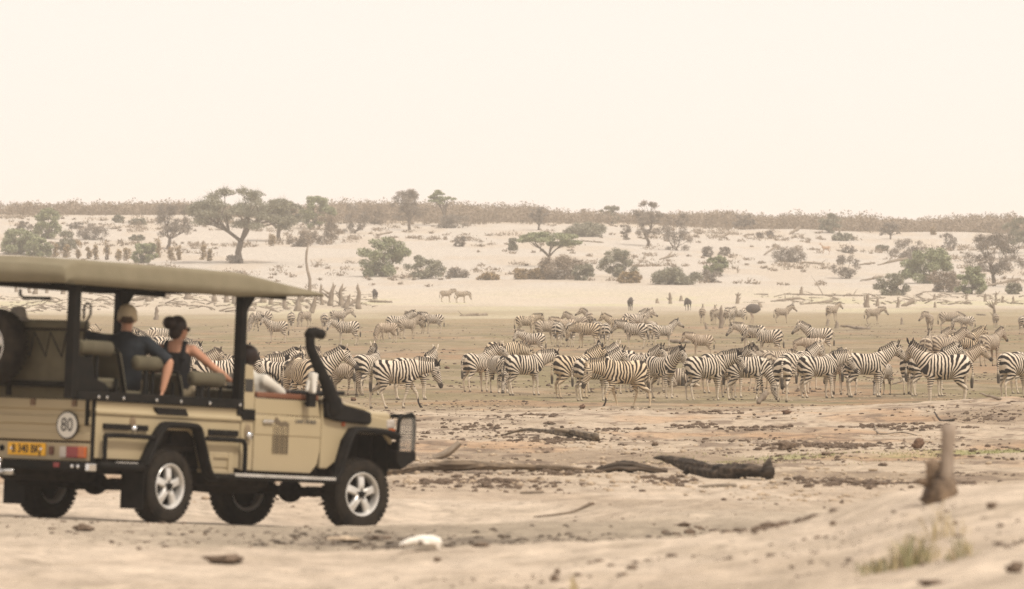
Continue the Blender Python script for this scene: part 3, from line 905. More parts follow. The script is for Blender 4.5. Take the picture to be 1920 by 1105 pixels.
 (1905, 750, 42, 'low', 1.08, Z_A, 0, 222, 'zebra rump at the edge of the photo in the front row'),
 (455, 752, 160, 'low', 1.0, Z_D, 0, 226, 'dusty zebra rump between the canopy pillar and the driver, facing left'),
 (540, 738, 20, 'mid', .98, Z_D, 0, 246, 'dusty zebra back behind the zebra facing the camera above the driver'),
 (372, 742, 168, 'low', .98, Z_A, 0, 238, 'zebra back showing above the woman\'s bare shoulder'),
 (326, 728, 30, 'mid', .96, Z_A, 0, 262, 'zebra lowest between the two passengers, facing right'),
 (1148, 746, 62, 'low', .98, Z_A, 0, 236, 'zebra rump squeezed behind the foremost zebra'),
 (1222, 744, 12, 'turnm', .98, Z_D, 0, 242, 'dusty zebra flank behind the one with forelegs apart'),
 (1345, 748, 30, 'mid', .98, Z_A, 0, 238, 'zebra flank behind the half turned face in the front row'),
 (1388, 746, 150, 'low', .98, Z_A, 0, 244, 'zebra legs and belly behind the grazing arched neck'),
 (1452, 742, 20, 'low', .98, Z_D, 0, 250, 'dusty zebra back left of the squarely seen black tail'),
 (1562, 746, 70, 'mid', .98, Z_A, 0, 240, 'zebra haunch right of the white eared one'),
 (1706, 746, 78, 'low', 1.0, Z_A, 0, 236, 'pale zebra haunch at the left shoulder of the biggest zebra'),
 (1022, 640, 20, 'low', .98, Z_D, 0, 420, 'dusty zebra back between the small lone zebra and the two rumps'),
 (1120, 640, 100, 'mid', .96, Z_A, 0, 420, 'zebra haunch right behind the brownish one with the dark tail'),
 (1222, 650, 70, 'low', .95, Z_A, 0, 410, 'zebra haunch just left of the young zebra at the group end'),
 (1925, 748, 30, 'mid', 1.05, Z_A, 0, 238, 'zebra doubled behind the rump at the edge of the photo'),
]
for (px, fy, hd_, ps, s_, mt_, mi, d_, lb) in ZT:
    animal(px, fy, hd_, ps, s_, mt_, lb, group=G1, mir=bool(mi), d=d_)
GW = 'wildebeest at the far edge of the pan'
POSES['gn'] = dict(neck_p=-8, head_p=-62, neck_p0=0)
POSES['im'] = dict(neck_p=52, head_p=-20)
animal(703, 560, 100, 'gn', 1.0, Z_G, 'dark wildebeest seen from behind left of the far zebra pair', 'wildebeest', 'wildebeest', GW, kind='gnu', d=800)
animal(1182, 580, 80, 'gn', .95, Z_G, 'dark wildebeest alone above the central zebra group', 'wildebeest', 'wildebeest', GW, kind='gnu', d=720)
animal(1290, 581, 248, 'gn', .88, Z_G, 'dark wildebeest beside the short dead posts, head lowered', 'wildebeest', 'wildebeest', GW, kind='gnu', d=720)
animal(1549, 477, 190, 'im', .95, Z_I, 'reddish antelope standing among the shrubs on the dune', 'antelope', 'antelope', kind='impala', dmin=820)


# ostrich
M_ost = mat('ostrich_feather', (.06, .05, .042), (.14, .115, .095), scale=12, bump=.6)
M_ostl = mat('ostrich_skin', (.36, .28, .22), (.46, .36, .28), scale=8)
g = gp(1410, 607, 300)
ob = empty('ostrich', g, 'dark feathered ostrich with its neck lowered beside the zebra huddle', 'ostrich', rz=R(176))
m = MB(); P = arc_pts([(-.72, 0, 1.15), (-.5, 0, 1.22), (-.1, 0, 1.25), (.3, 0, 1.2), (.5, 0, 1.12)], 3)
tube(m, P, [.06, .12, .22, .31, .37, .41, .42, .41, .38, .32, .26, .18, .08], n=14, lat=Vector((0, 1, 0)), wob=.05)
m.obj('plumage', M_ost, ob)
m = MB(); tube(m, arc_pts([(.42, 0, 1.15), (.62, 0, 1.3), (.8, 0, 1.22), (.92, 0, 1.0), (.98, 0, .8)], 3), [.08, .07, .06, .05, .045, .04, .036, .034, .032, .032, .032, .034, .036], n=8)
tube(m, [(.96, 0, .86), (1.0, 0, .80), (1.05, 0, .74), (1.1, 0, .68)], [.03, .05, .04, .015], n=8); m.obj('neck', M_ostl, ob)
for s in (-1, 1):
    m = MB(); tube(m, [(.02, s * .12, 1.1), (.08, s * .13, .85), (-.06 + s * .05, s * .13, .5), (.02 + s * .1, s * .13, .06)], [.12, .09, .035, .025], n=8)
    tube(m, [(-.02 + s * .1, s * .13, .03), (.16 + s * .1, s * .13, .02)], [.03, .02], n=6); m.obj('leg', M_ostl, ob)
# ------------------------------------------------------------------ VEHICLE
def paint(name, c, dirt=(.30, .23, .15), rough=.42, coat=.25):
    m = mat(name, c, tuple(v * .93 for v in c), rough=rough, scale=1.6, spec=.4, coat=0)
    n = m.node_tree.nodes; l = m.node_tree.links; b = n['Principled BSDF']
    # dust gathered low down on the bodywork
    tc = n.new('ShaderNodeTexCoord'); sp = n.new('ShaderNodeSeparateXYZ'); l.new(tc.outputs['Object'], sp.inputs[0])
    mr = n.new('ShaderNodeMapRange'); mr.inputs[1].default_value = .95; mr.inputs[2].default_value = .50; mr.inputs[3].default_value = 0; mr.inputs[4].default_value = .55; l.new(sp.outputs['Z'], mr.inputs[0])
    no = n.new('ShaderNodeTexNoise'); no.inputs['Scale'].default_value = 5; no.inputs['Detail'].default_value = 6; l.new(tc.outputs['Object'], no.inputs['Vector'])
    mu = n.new('ShaderNodeMath'); mu.operation = 'MULTIPLY'; l.new(mr.outputs[0], mu.inputs[0]); l.new(no.outputs[0], mu.inputs[1])
    ad = n.new('ShaderNodeMath'); ad.operation = 'ADD'; ad.inputs[1].default_value = .06; l.new(mu.outputs[0], ad.inputs[0])
    mx = n.new('ShaderNodeMix'); mx.data_type = 'RGBA'; mx.inputs['B'].default_value = (*dirt, 1)
    l.new(ad.outputs[0], mx.inputs['Factor'])
    cr = [q for q in n if q.type == 'VALTORGB'][0]
    l.new(cr.outputs[0], mx.inputs['A']); l.new(mx.outputs['Result'], b.inputs['Base Color'])
    return m
V_paint = paint('beige_paint', (.365, .295, .175))
V_black = mat('black_steel', (.006, .0062, .0055), (.013, .011, .009), rough=.65, scale=8, spec=.08)
V_plastic = mat('black_plastic', (.007, .0065, .006), (.014, .012, .010), rough=.65, scale=8, spec=.08)
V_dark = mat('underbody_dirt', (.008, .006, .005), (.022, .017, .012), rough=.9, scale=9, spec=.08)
V_canvas = mat('olive_canvas', (.175, .15, .095), (.21, .18, .118), rough=.9, scale=3, bump=.25, bscale=60)
V_seat = mat('seat_canvas', (.075, .064, .040), (.105, .09, .056), rough=.9, scale=5, bump=.3, bscale=60)
V_rub = mat('tyre_rubber', (.010, .0085, .007), (.032, .025, .018), rough=.9, scale=7, bump=.3, bscale=50, spec=.12)
V_rim = mat('rim_silver', (.66, .64, .60), (.50, .475, .43), rough=.3, scale=6, metal=.35, spec=.6)
V_chr = mat('chrome', (.75, .74, .72), (.6, .6, .58), rough=.15, scale=4, metal=1)
V_red = mat('red_lens', (.17, .007, .006), (.22, .012, .008), rough=.2, spec=.6)
V_amb = mat('amber_lens', (.38, .075, .01), (.42, .09, .012), rough=.2, spec=.6)
V_clr = mat('clear_lens', (.40, .35, .30), (.46, .41, .35), rough=.2, spec=.6)
V_trim = mat('leather_trim', (.13, .045, .02), (.17, .07, .035), rough=.6)
V_white = mat('white_plastic', (.66, .63, .56), (.60, .57, .50), rough=.35)
V_plate = mat('number_plate_yellow', (.78, .40, .02), (.82, .44, .03), rough=.4)
V_ink = mat('black_ink', (.012, .011, .01), rough=.5)
V_grey = mat('grey_badge', (.13, .115, .09), rough=.4)
V_mesh = mat('mesh_wire', (.10, .09, .07), (.16, .14, .11), rough=.5)
V_glass = mat('dark_glass', (.02, .022, .022), rough=.08, spec=.6)

vt = bpy.data.objects.new('safari_vehicle', None); COL.objects.link(vt); vt.matrix_world = VM
tag(vt, 'beige open-sided safari vehicle with olive canvas canopy and black snorkel', 'safari vehicle')
def vo(mb, name, mt, parent=None, bevel=0, smooth=False):
    return mb.obj(name, mt, parent or vt, smooth=smooth, bevel=bevel)

HWB = .88       # half width of the bodywork
# --- load tub and cab sides, both sides of the vehicle
def arch(cx, pts): return [(cx + a, b) for a, b in pts]
for s in (-1, 1):
    y1, y0 = s * HWB, s * (HWB - .05)
    m = MB()
    poly = [(-1.27, .66), (-.50, .66), (-.46, .70), (-.30, .93), (-.18, 1.0), (.36, 1.0), (.47, .93), (.58, .62), (1.22, .62), (1.22, 1.13), (-1.27, 1.13)]
    prism(m, poly, min(y0, y1), max(y0, y1))
    # rounded swage above and the upright band under the black rail
    prism(m, [(s * .82, 1.13), (s * .90, 1.13), (s * .905, 1.16), (s * .88, 1.19), (s * .88, 1.27), (s * .82, 1.27)][::s], -1.27, 1.22, axis='x')
    p = vo(m, 'side_panel', V_paint, bevel=.008)
    # black capping rail of the tub, with its bolts
    m = MB(); box(m, -1.62, 1.24, min(s * .85, s * .915), max(s * .85, s * .915), 1.27, 1.37); rail = vo(m, 'tub_rail', V_black, bevel=.01)
    m = MB()
    for bx in (-1.28, -1.14, -.86, -.3, .12, .62, 1.15):
        lathe(m, [(0.0, s * .93), (.018, s * .928), (.02, s * .912)], n=10, c=(bx, 0, 1.31))
    vo(m, 'bolt', V_chr, rail)
    # black trim strips on the panel
    if s < 0:
        for x0, x1, z0, z1, sk_ in ((-.30, .23, 1.16, 1.235, .05), (-1.14, -.70, .975, 1.035, 0), (-.57, -.40, .975, 1.035, 0), (.66, 1.16, .965, 1.03, 0)):
            m = MB(); prism(m, [(x0 + sk_, z0), (x1 + sk_, z0), (x1, z1), (x0, z1)], -.912, -.875); vo(m, 'trim_strip', V_plastic, bevel=.004)
        m = MB(); ellipsoid(m, (-.64, -.882, 1.05), (.05, .02, .08)); pk = vo(m, 'fuel_filler_recess', mat('recess', (.17, .12, .07), rough=.7), smooth=True)
        m = MB(); lathe(m, [(0, -.93), (.035, -.93), (.04, -.90), (.04, -.88)], n=16, c=(-.64, 0, .99)); vo(m, 'filler_cap', V_chr, pk, smooth=True)
    # lower drop boxes fore and aft of the wheel
    m = MB(); box(m, -1.20, -.55, min(s * .80, s * .872), max(s * .80, s * .872), .70, .90); vo(m, 'side_locker', V_paint, bevel=.015)
    m = MB(); box(m, .62, 1.16, min(s * .78, s * .87), max(s * .78, s * .87), .56, .64)
    box(m, .68, .76, min(s * .80, s * .90), max(s * .80, s * .90), .55, .79); box(m, 1.02, 1.10, min(s * .80, s * .90), max(s * .80, s * .90), .55, .79)
    box(m, .76, 1.02, min(s * .80, s * .90), max(s * .80, s * .90), .72, .79); box(m, .76, 1.02, min(s * .80, s * .90), max(s * .80, s * .90), .55, .60)
    vo(m, 'step_box', V_paint, bevel=.01)
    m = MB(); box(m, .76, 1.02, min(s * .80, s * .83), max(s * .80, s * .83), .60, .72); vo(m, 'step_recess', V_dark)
    # cab quarter panel behind the door
    m = MB(); prism(m, [(1.24, .60), (1.46, .60), (1.46, 1.50), (1.42, 1.74), (1.30, 1.76), (1.24, 1.72)], min(y0, y1), max(y0, y1)); vo(m, 'quarter_panel', V_paint, bevel=.015)
    m = MB(); prism(m, [(1.23, 1.15), (1.455, 1.15), (1.455, 1.27), (1.23, 1.27)], min(s * .86, s * .90), max(s * .86, s * .90)); vv = vo(m, 'air_vent', V_plastic, bevel=.004)
    m = MB()
    for k in range(4): box(m, 1.24, 1.45, min(s * .895, s * .906), max(s * .895, s * .906), 1.165 + k * .027, 1.178 + k * .027)
    vo(m, 'slat', V_black, vv)
    m = MB(); box(m, 1.28, 1.42, min(s * .872, s * .886), max(s * .872, s * .886), 1.46, 1.60); vo(m, 'vent_window', V_glass, bevel=.004)
    m = MB(); ellipsoid(m, (1.35, s * .885, 1.02), (.055, .014, .09)); rc_ = vo(m, 'fuel_filler_recess', mat('recess', (.2, .15, .09), rough=.7), smooth=True)
    m = MB(); lathe(m, [(0, s * .925), (.04, s * .925), (.045, s * .90), (.045, s * .88)], n=16, c=(1.36, 0, .98)); vo(m, 'filler_cap', V_chr, rc_, smooth=True)
    # door
    m = MB(); prism(m, [(1.475, .60), (2.50, .60), (2.62, .70), (2.66, .86), (2.66, 1.22), (1.475, 1.22)], min(y0, y1), max(y0, y1))
    prism(m, [(1.475, 1.225), (2.66, 1.225), (2.60, 1.40), (1.475, 1.40)], min(s * .83, s * .872), max(s * .83, s * .872))
    prism(m, [(s * .84, .98), (s * .888, 1.0), (s * .888, 1.19), (s * .84, 1.21)][::s], 1.48, 2.655, axis='x')
    dr = vo(m, 'door', V_paint, bevel=.01)
    m = MB(); box(m, 1.50, 2.60, min(s * .80, s * .885), max(s * .80, s * .885), 1.405, 1.465); vo(m, 'door_capping', V_trim, dr, bevel=.015)
    m = MB(); box(m, 1.60, 1.78, min(s * .885, s * .915), max(s * .885, s * .915), 1.125, 1.165); vo(m, 'door_handle', V_chr, dr, bevel=.01)
    # emblem: animal above a block of upright bars
    m = MB()
    for k in range(9):
        xx = 1.80 + k * .032
        zt = .995 + .03 * math.sin(k * 1.9)
        box(m, xx, xx + .009 + .004 * (k % 3), min(s * .888, s * .892), max(s * .888, s * .892), .80, zt + .12)
    prism(m, [(1.80, 1.16), (1.84, 1.20), (1.87, 1.19), (1.92, 1.15), (2.02, 1.16), (2.08, 1.13), (2.06, 1.105), (1.90, 1.11), (1.84, 1.13)], min(s * .888, s * .893), max(s * .888, s * .893))
    vo(m, 'door_emblem', mat('brown_print', (.12, .09, .055), rough=.6), dr)
    # front wing
    m = MB(); prism(m, [(2.675, .66), (2.80, .66), (2.95, .74), (3.04, .98), (3.14, 1.07), (3.84, 1.07), (3.98, .96), (4.0, 1.16), (3.95, 1.24), (3.30, 1.30), (2.675, 1.38)], min(y0, y1), max(y0, y1)); wg = vo(m, 'front_wing', V_paint, bevel=.015)
    m = MB(); ellipsoid(m, (3.06, s * .888, 1.165), (.035, .018, .028)); vo(m, 'indicator', V_amb, wg, smooth=True)
    m = MB(); box(m, 3.86, 4.02, min(s * .62, s * .89), max(s * .62, s * .89), 1.14, 1.24); hl = vo(m, 'headlight', V_clr, bevel=.02)
    m = MB(); box(m, 3.90, 4.03, min(s * .72, s * .895), max(s * .72, s * .895), 1.05, 1.14); vo(m, 'indicator', V_amb, hl, bevel=.012)
    # black wheel arch flares: flat blade and round tube
    for nm, cx, P in (('rear_flare', 0, [(-.49, .60), (-.45, .69), (-.27, .95), (-.18, 1.035), (-.10, 1.055), (.30, 1.055), (.38, 1.035), (.43, .97), (.60, .58), (.72, .50)]),
                      ('front_flare', 0, [(2.80, .52), (2.90, .60), (3.06, .95), (3.14, 1.06), (3.24, 1.105), (3.78, 1.10), (3.98, 1.05)])):
        m = MB()
        q = arc_pts([(a, s * .90, b) for a, b in P], 3)
        tube(m, [p_ + Vector((0, s * .02, 0)) for p_ in q], [(.062, .036)] * len(q), n=8, lat=Vector((0, 1, 0)))
        tube(m, [p_ + Vector((0, s * .08, 0)) for p_ in q], .030, n=8)
        vo(m, 'wheel_flare', V_plastic, smooth=True)
    # rails: rear step loop, side loop and running board
    m = MB(); tube(m, arc_pts([(-1.17, s * .95, .60), (-1.17, s * .95, .86), (-1.10, s * .95, .91), (-.42, s * .95, .91), (-.36, s * .95, .90)], 3), .026, n=8)
    tube(m, [(-1.25, s * .95, .585), (-.52, s * .95, .585)], .045, n=10); vo(m, 'step_rail', V_black, smooth=True)
    m = MB(); tube(m, arc_pts([(.56, s * .95, .93), (.64, s * .95, .925), (1.14, s * .95, .925), (1.22, s * .95, .90), (1.24, s * .95, .82), (1.24, s * .95, .58)], 3), .026, n=8); vo(m, 'step_rail', V_black, smooth=True)
    m = MB(); box(m, .70, 2.92, min(s * .84, s * 1.0), max(s * .84, s * 1.0), .50, .555); rb_ = vo(m, 'running_board', V_black, bevel=.015)
    m = MB()
    for k in range(44): box(m, 1.02 + k * .041, 1.05 + k * .041, min(s * .93, s * 1.004), max(s * .93, s * 1.004), .535, .568)
    vo(m, 'tread_plate', V_rim, rb_)
    m = MB()
    for k in range(9): box(m, -1.0 + k * .04, -.975 + k * .04, min(s * .96, s * .99), max(s * .96, s * .99), .622, .632)
    vo(m, 'tread_plate', V_rim)
    # mud flap
    m = MB(); prism(m, [(s * .66, .14), (s * .97, .14), (s * .97, .56), (s * .66, .56)][::s], -.52, -.505, axis='x'); vo(m, 'mud_flap', V_plastic)
# --- rear face
m = MB(); prism(m, [(-1.27, .83), (-1.30, .84), (-1.30, .92), (-1.285, .93), (-1.285, 1.00), (-1.305, 1.01), (-1.305, 1.09), (-1.285, 1.10), (-1.285, 1.16), (-1.305, 1.17), (-1.305, 1.27), (-1.27, 1.28)], -.85, .85); tg_ = vo(m, 'tailgate', V_paint, bevel=.006)
m = MB()
for yy in (-.62, -.05, .62): box(m, -1.325, -1.30, yy - .03, yy + .03, 1.20, 1.27)
vo(m, 'latch', mat('latch_brown', (.16, .10, .06), rough=.6), tg_, bevel=.005)
m = MB(); box(m, -1.30, -1.26, -.86, .86, .62, .815); rp_ = vo(m, 'rear_panel', V_paint, bevel=.012)
m = MB(); prism(m, [(-.88, .60), (-.85, .60), (-.85, 1.27), (-.88, 1.27)], -1.30, -1.25, axis='x'); prism(m, [(.85, .60), (.88, .60), (.88, 1.27), (.85, 1.27)], -1.30, -1.25, axis='x'); vo(m, 'corner_post', V_black, bevel=.01)
m = MB(); box(m, -1.42, -1.27, -.95, .95, .52, .615); bp_ = vo(m, 'rear_bumper', V_black, bevel=.015)
m = MB(); box(m, -1.425, -1.418, -.54, -.46, .55, .60); vo(m, 'reflector', V_red, bp_)
m = MB()
for yy in (-.72, -.80): lathe(m, [(0, -1.43), (.02, -1.428), (.02, -1.418)], n=10, axis='x', c=(0, yy, .565))
vo(m, 'bolt', V_chr, bp_)
m = MB(); box(m, -1.43, -1.30, -.955, -.90, .52, .60); vo(m, 'bumper_bracket', V_chr, bp_, bevel=.01)
for s in (-1, 1):
    hs_ = empty('tail_light'); hs_.parent = vt
    for nm, a, b_, mt_ in (('reversing_lens', .46, .55, V_clr), ('brake_lens', .55, .71, V_red), ('indicator_lens', .71, .81, V_amb)):
        m = MB(); box(m, -1.335, -1.30, min(s * a, s * b_), max(s * a, s * b_), .655 if True else 0, .775); vo(m, nm, mt_, hs_, bevel=.008)
# number plate
m = MB(); box(m, -1.315, -1.302, -.25, .27, .665, .80); pl_ = vo(m, 'number_plate', V_plate, bevel=.004)
def text(body, size, name, mt, parent, M, sx=1.0, ext=.002, bold=0.0):
    c = bpy.data.curves.new(name, 'FONT'); c.body = body; c.size = size; c.extrude = ext; c.align_x = 'CENTER'; c.align_y = 'CENTER'; c.offset = bold; c.resolution_u = 3
    o = bpy.data.objects.new(name, c); COL.objects.link(o)
    dg = bpy.context.evaluated_depsgraph_get(); me = bpy.data.meshes.new_from_object(o.evaluated_get(dg))
    bpy.data.objects.remove(o)
    me.name = name; me.materials.clear(); me.materials.append(mt)
    o = bpy.data.objects.new(name, me); COL.objects.link(o); o.parent = parent; o.matrix_local = M @ Matrix.Diagonal((sx, 1, 1, 1))
    return o
MR = Matrix(((0, 0, -1, 0), (-1, 0, 0, 0), (0, 1, 0, 0), (0, 0, 0, 1)))     # text read from behind
MS = Matrix(((1, 0, 0, 0), (0, 0, -1, 0), (0, 1, 0, 0), (0, 0, 0, 1)))      # text read from the right side
text('B 340 BKJ', .125, 'plate_lettering', V_ink, pl_, Matrix.Translation((-1.317, .01, .731)) @ MR, sx=.80, bold=.002)
m = MB()
for yy in (.215, -.195): lathe(m, [(0, -1.325), (.014, -1.324), (.016, -1.312)], n=10, axis='x', c=(0, yy, .735))
vo(m, 'bolt', V_chr, pl_)
m = MB(); box(m, -1.325, -1.30, -.36, -.30, .68, .77); vo(m, 'plate_lamp', mat('lamp_brown', (.12, .05, .03), rough=.5), rp_, bevel=.008)
m = MB(); ellipsoid(m, (-1.305, .36, .735), (.012, .035, .035)); vo(m, 'trailer_socket', V_plastic, rp_, smooth=True)
# speed disc
m = MB(); lathe(m, [(0, -1.318), (.150, -1.318), (.150, -1.306), (0, -1.306)], n=40, axis='x', c=(0, -.54, 1.0)); sd = vo(m, 'speed_disc', V_ink)
m = MB(); lathe(m, [(0, -1.321), (.134, -1.321), (.134, -1.316)], n=40, axis='x', c=(0, -.54, 1.0)); vo(m, 'disc_face', V_white, sd)
text('80', .205, 'disc_number', V_ink, sd, Matrix.Translation((-1.323, -.54, .998)) @ MR, sx=.82)
# tow ball
m = MB(); ellipsoid(m, (-1.50, .22, .60), (.035, .035, .035)); tube(m, [(-1.50, .22, .58), (-1.50, .22, .50), (-1.40, .22, .47)], .02, n=8); tube(m, [(-1.50, .16, .49), (-1.50, .02, .49)], .028, n=8); box(m, -1.52, -1.45, .03, .22, .45, .50); vo(m, 'tow_ball', V_chr, smooth=True)
# badge on the door
text('LAND CRUISER', .055, 'door_badge', V_grey, dr if False else vt, Matrix.Translation((2.37, -.893, 1.165)) @ MS, bold=.001)
# --- floor, chassis, tanks, axles
m = MB(); box(m, -1.25, 1.24, -.82, .82, .78, .84); vo(m, 'load_floor', V_dark)
m = MB(); box(m, 1.24, 2.66, -.82, .82, .62, .68); vo(m, 'cab_floor', V_dark)
m = MB()
for s in (-1, 1): box(m, -1.30, 4.0, s * .45 - .05, s * .45 + .05, .50, .62)
for xx in (-1.1, -.5, .6, 1.6, 2.7, 3.9): box(m, xx - .05, xx + .05, -.45, .45, .52, .60)
vo(m, 'chassis', V_dark)
m = MB(); box(m, -1.2, -.55, -.35, .5, .40, .60); vo(m, 'fuel_tank', V_dark, bevel=.05)
m = MB(); box(m, .75, 1.9, -.80, -.55, .42, .62); vo(m, 'fuel_tank', V_dark, bevel=.05)
m = MB(); tube(m, [(-1.0, .35, .38), (.2, .40, .36), (1.3, -.2, .40), (2.6, -.2, .42)], .04, n=8); tube(m, [(.9, -.5, .44), (1.5, -.48, .42), (2.1, -.42, .44)], .09, n=10); vo(m, 'exhaust', V_dark, smooth=True)
for xx, nm in ((0, 'rear_axle'), (3.45, 'front_axle')):
    m = MB(); tube(m, [(xx, -.78, .40), (xx, .78, .40)], .055, n=10); ellipsoid(m, (xx, .12, .40), (.13, .15, .13))
    for s in (-1, 1):
        box(m, xx - .5, xx + .5, s * .52 - .035, s * .52 + .035, .42, .46); tube(m, [(xx + .1, s * .5, .42), (xx + .2, s * .48, .85)], .035, n=8)
    vo(m, nm, V_dark, smooth=False)
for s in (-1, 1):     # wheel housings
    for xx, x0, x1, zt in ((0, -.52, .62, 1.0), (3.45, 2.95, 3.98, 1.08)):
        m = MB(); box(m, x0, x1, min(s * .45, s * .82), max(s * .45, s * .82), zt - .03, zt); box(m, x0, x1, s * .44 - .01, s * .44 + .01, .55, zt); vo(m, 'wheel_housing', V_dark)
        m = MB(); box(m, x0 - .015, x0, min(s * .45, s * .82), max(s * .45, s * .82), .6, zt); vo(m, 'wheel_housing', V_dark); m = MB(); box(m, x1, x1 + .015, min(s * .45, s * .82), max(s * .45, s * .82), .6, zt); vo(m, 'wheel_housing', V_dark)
# --- wheels
def wheel(cx, cy_, s, steer=0, spare=False, name='wheel'):
    w = empty(name); w.parent = vt
    w.matrix_local = Matrix.Translation((cx, cy_, .395 if not spare else spare)) @ Matrix.Rotation(steer, 4, 'Z') @ Matrix.Rotation(0 if s < 0 else PI, 4, 'Z')
    m = MB()      # outer face towards -y
    prof = [(.236, -.085), (.245, -.118), (.28, -.132), (.32, -.133), (.365, -.122), (.392, -.098), (.400, -.05), (.402, 0), (.400, .05), (.392, .098), (.36, .125), (.28, .13), (.245, .118), (.236, .085)]
    lathe(m, prof, n=48)
    for k in range(40):      # tread blocks and shoulder lugs
        a = 2 * PI * k / 40
        for j, yy in enumerate((-.098, -.045, .012, .062, .108)):
            a2 = a + (.078 if j % 2 else 0)
            c = Vector((math.cos(a2) * .401, yy * .98, math.sin(a2) * .401)); rad_ = Vector((math.cos(a2), 0, math.sin(a2))); tan_ = Vector((-math.sin(a2), 0, math.cos(a2)))
            if abs(yy) > .09: c = c - rad_ * .010
            obox(m, c, tan_ * .021, Vector((0, .020, 0)), rad_ * .005)
    ty = m.obj('tyre', V_rub, w, smooth=False)
    m = MB()
    lathe(m, [(.238, -.10), (.247, -.116), (.240, -.124), (.226, -.118), (.215, -.095), (.210, -.03), (.206, .08), (.238, .10)], n=48)
    # five broad spokes
    for k in range(5):
        a = 2 * PI * k / 5 + .3
        rd = Vector((math.cos(a), 0, math.sin(a))); tn = Vector((-math.sin(a), 0, math.cos(a)))
        v = []
        for r_, w_, d_ in ((.035, .044, -.100), (.10, .040, -.108), (.165, .042, -.100), (.222, .056, -.080)):
            for sg in (-1, 1):
                v += [rd * r_ + tn * sg * w_ + Vector((0, d_ + .012, 0)), rd * r_ + tn * sg * w_ * .6 + Vector((0, d_, 0))]
        v2 = [p_ + Vector((0, .035, 0)) for p_ in v]
        f = []
        for i in range(3):
            b0 = i * 4; b1 = b0 + 4
            f += [(b0, b0 + 1, b1 + 1, b1), (b0 + 1, b0 + 3, b1 + 3, b1 + 1), (b0 + 3, b0 + 2, b1 + 2, b1 + 3)]
            f += [(b0 + 16, b0, b1, b1 + 16), (b0 + 2, b0 + 18, b1 + 18, b1 + 2)]
        m.add(v + v2, f)
    lathe(m, [(0, -.10), (.05, -.10), (.062, -.092), (.07, -.06), (.07, -.02)], n=24)
    rim = m.obj('rim', V_rim, w, smooth=False)
    m = MB(); lathe(m, [(0, -.125), (.030, -.125), (.038, -.118), (.040, -.10)], n=20); m.obj('hub_cap', V_plastic if not spare else V_chr, w, smooth=True)
    m = MB()
    for k in range(5):
        a = 2 * PI * k / 5 + .3; lathe(m, [(0, -.112), (.010, -.110), (.011, -.098)], n=8, c=(math.cos(a) * .056, 0, math.sin(a) * .056))
    lathe(m, [(.0, -.02), (.206, -.02), (.206, .0)], n=32); m.obj('wheel_nuts', V_dark, w)
    return w
wheel(0, -.80, -1); wheel(0, .80, 1); wheel(3.45, -.80, -1, steer=-R(12)); wheel(3.45, .80, 1, steer=-R(12))
# spare wheel on the back
sw_ = wheel(0, 0, -1, spare=1.82, name='spare_wheel')
sw_.matrix_local = Matrix.Translation((-1.66, .25, 1.81)) @ Matrix.Rotation(-PI / 2, 4, 'Z')
m = MB(); tube(m, [(-1.52, .30, 1.80), (-1.30, .30, 1.75), (-1.30, .3, 1.3)], .035, n=8); box(m, -1.56, -1.52, .15, .45, 1.65, 1.95); vo(m, 'spare_carrier', V_black)

# --- canopy frame
for s in (-1, 1):
    m = MB(); box(m, -1.72, -1.60, min(s * .80, s * .90), max(s * .80, s * .90), 1.28, 2.50)
    vo(m, 'rear_pillar', V_black, bevel=.012)
    m = MB(); box(m, 1.15, 1.25, min(s * .80, s * .90), max(s * .80, s * .90), 1.20, 2.52)
    prism(m, [(1.25, 2.52), (1.25, 2.30), (1.45, 2.52)], min(s * .83, s * .87), max(s * .83, s * .87))
    box(m, 1.18, 1.215, min(s * .895, s * .91), max(s * .895, s * .91), 1.3, 2.45)
    vo(m, 'front_pillar', V_black, bevel=.008)
m = MB()
for s in (-1, 1):
    box(m, -1.80, 1.95, min(s * .82, s * .88), max(s * .82, s * .88), 2.49, 2.54)
for xx in (-1.80, -1.2, -.6, 0, .6, 1.2, 1.8): box(m, xx, xx + .045, -.86, .86, 2.53, 2.57)
vo(m, 'canopy_frame', V_black)
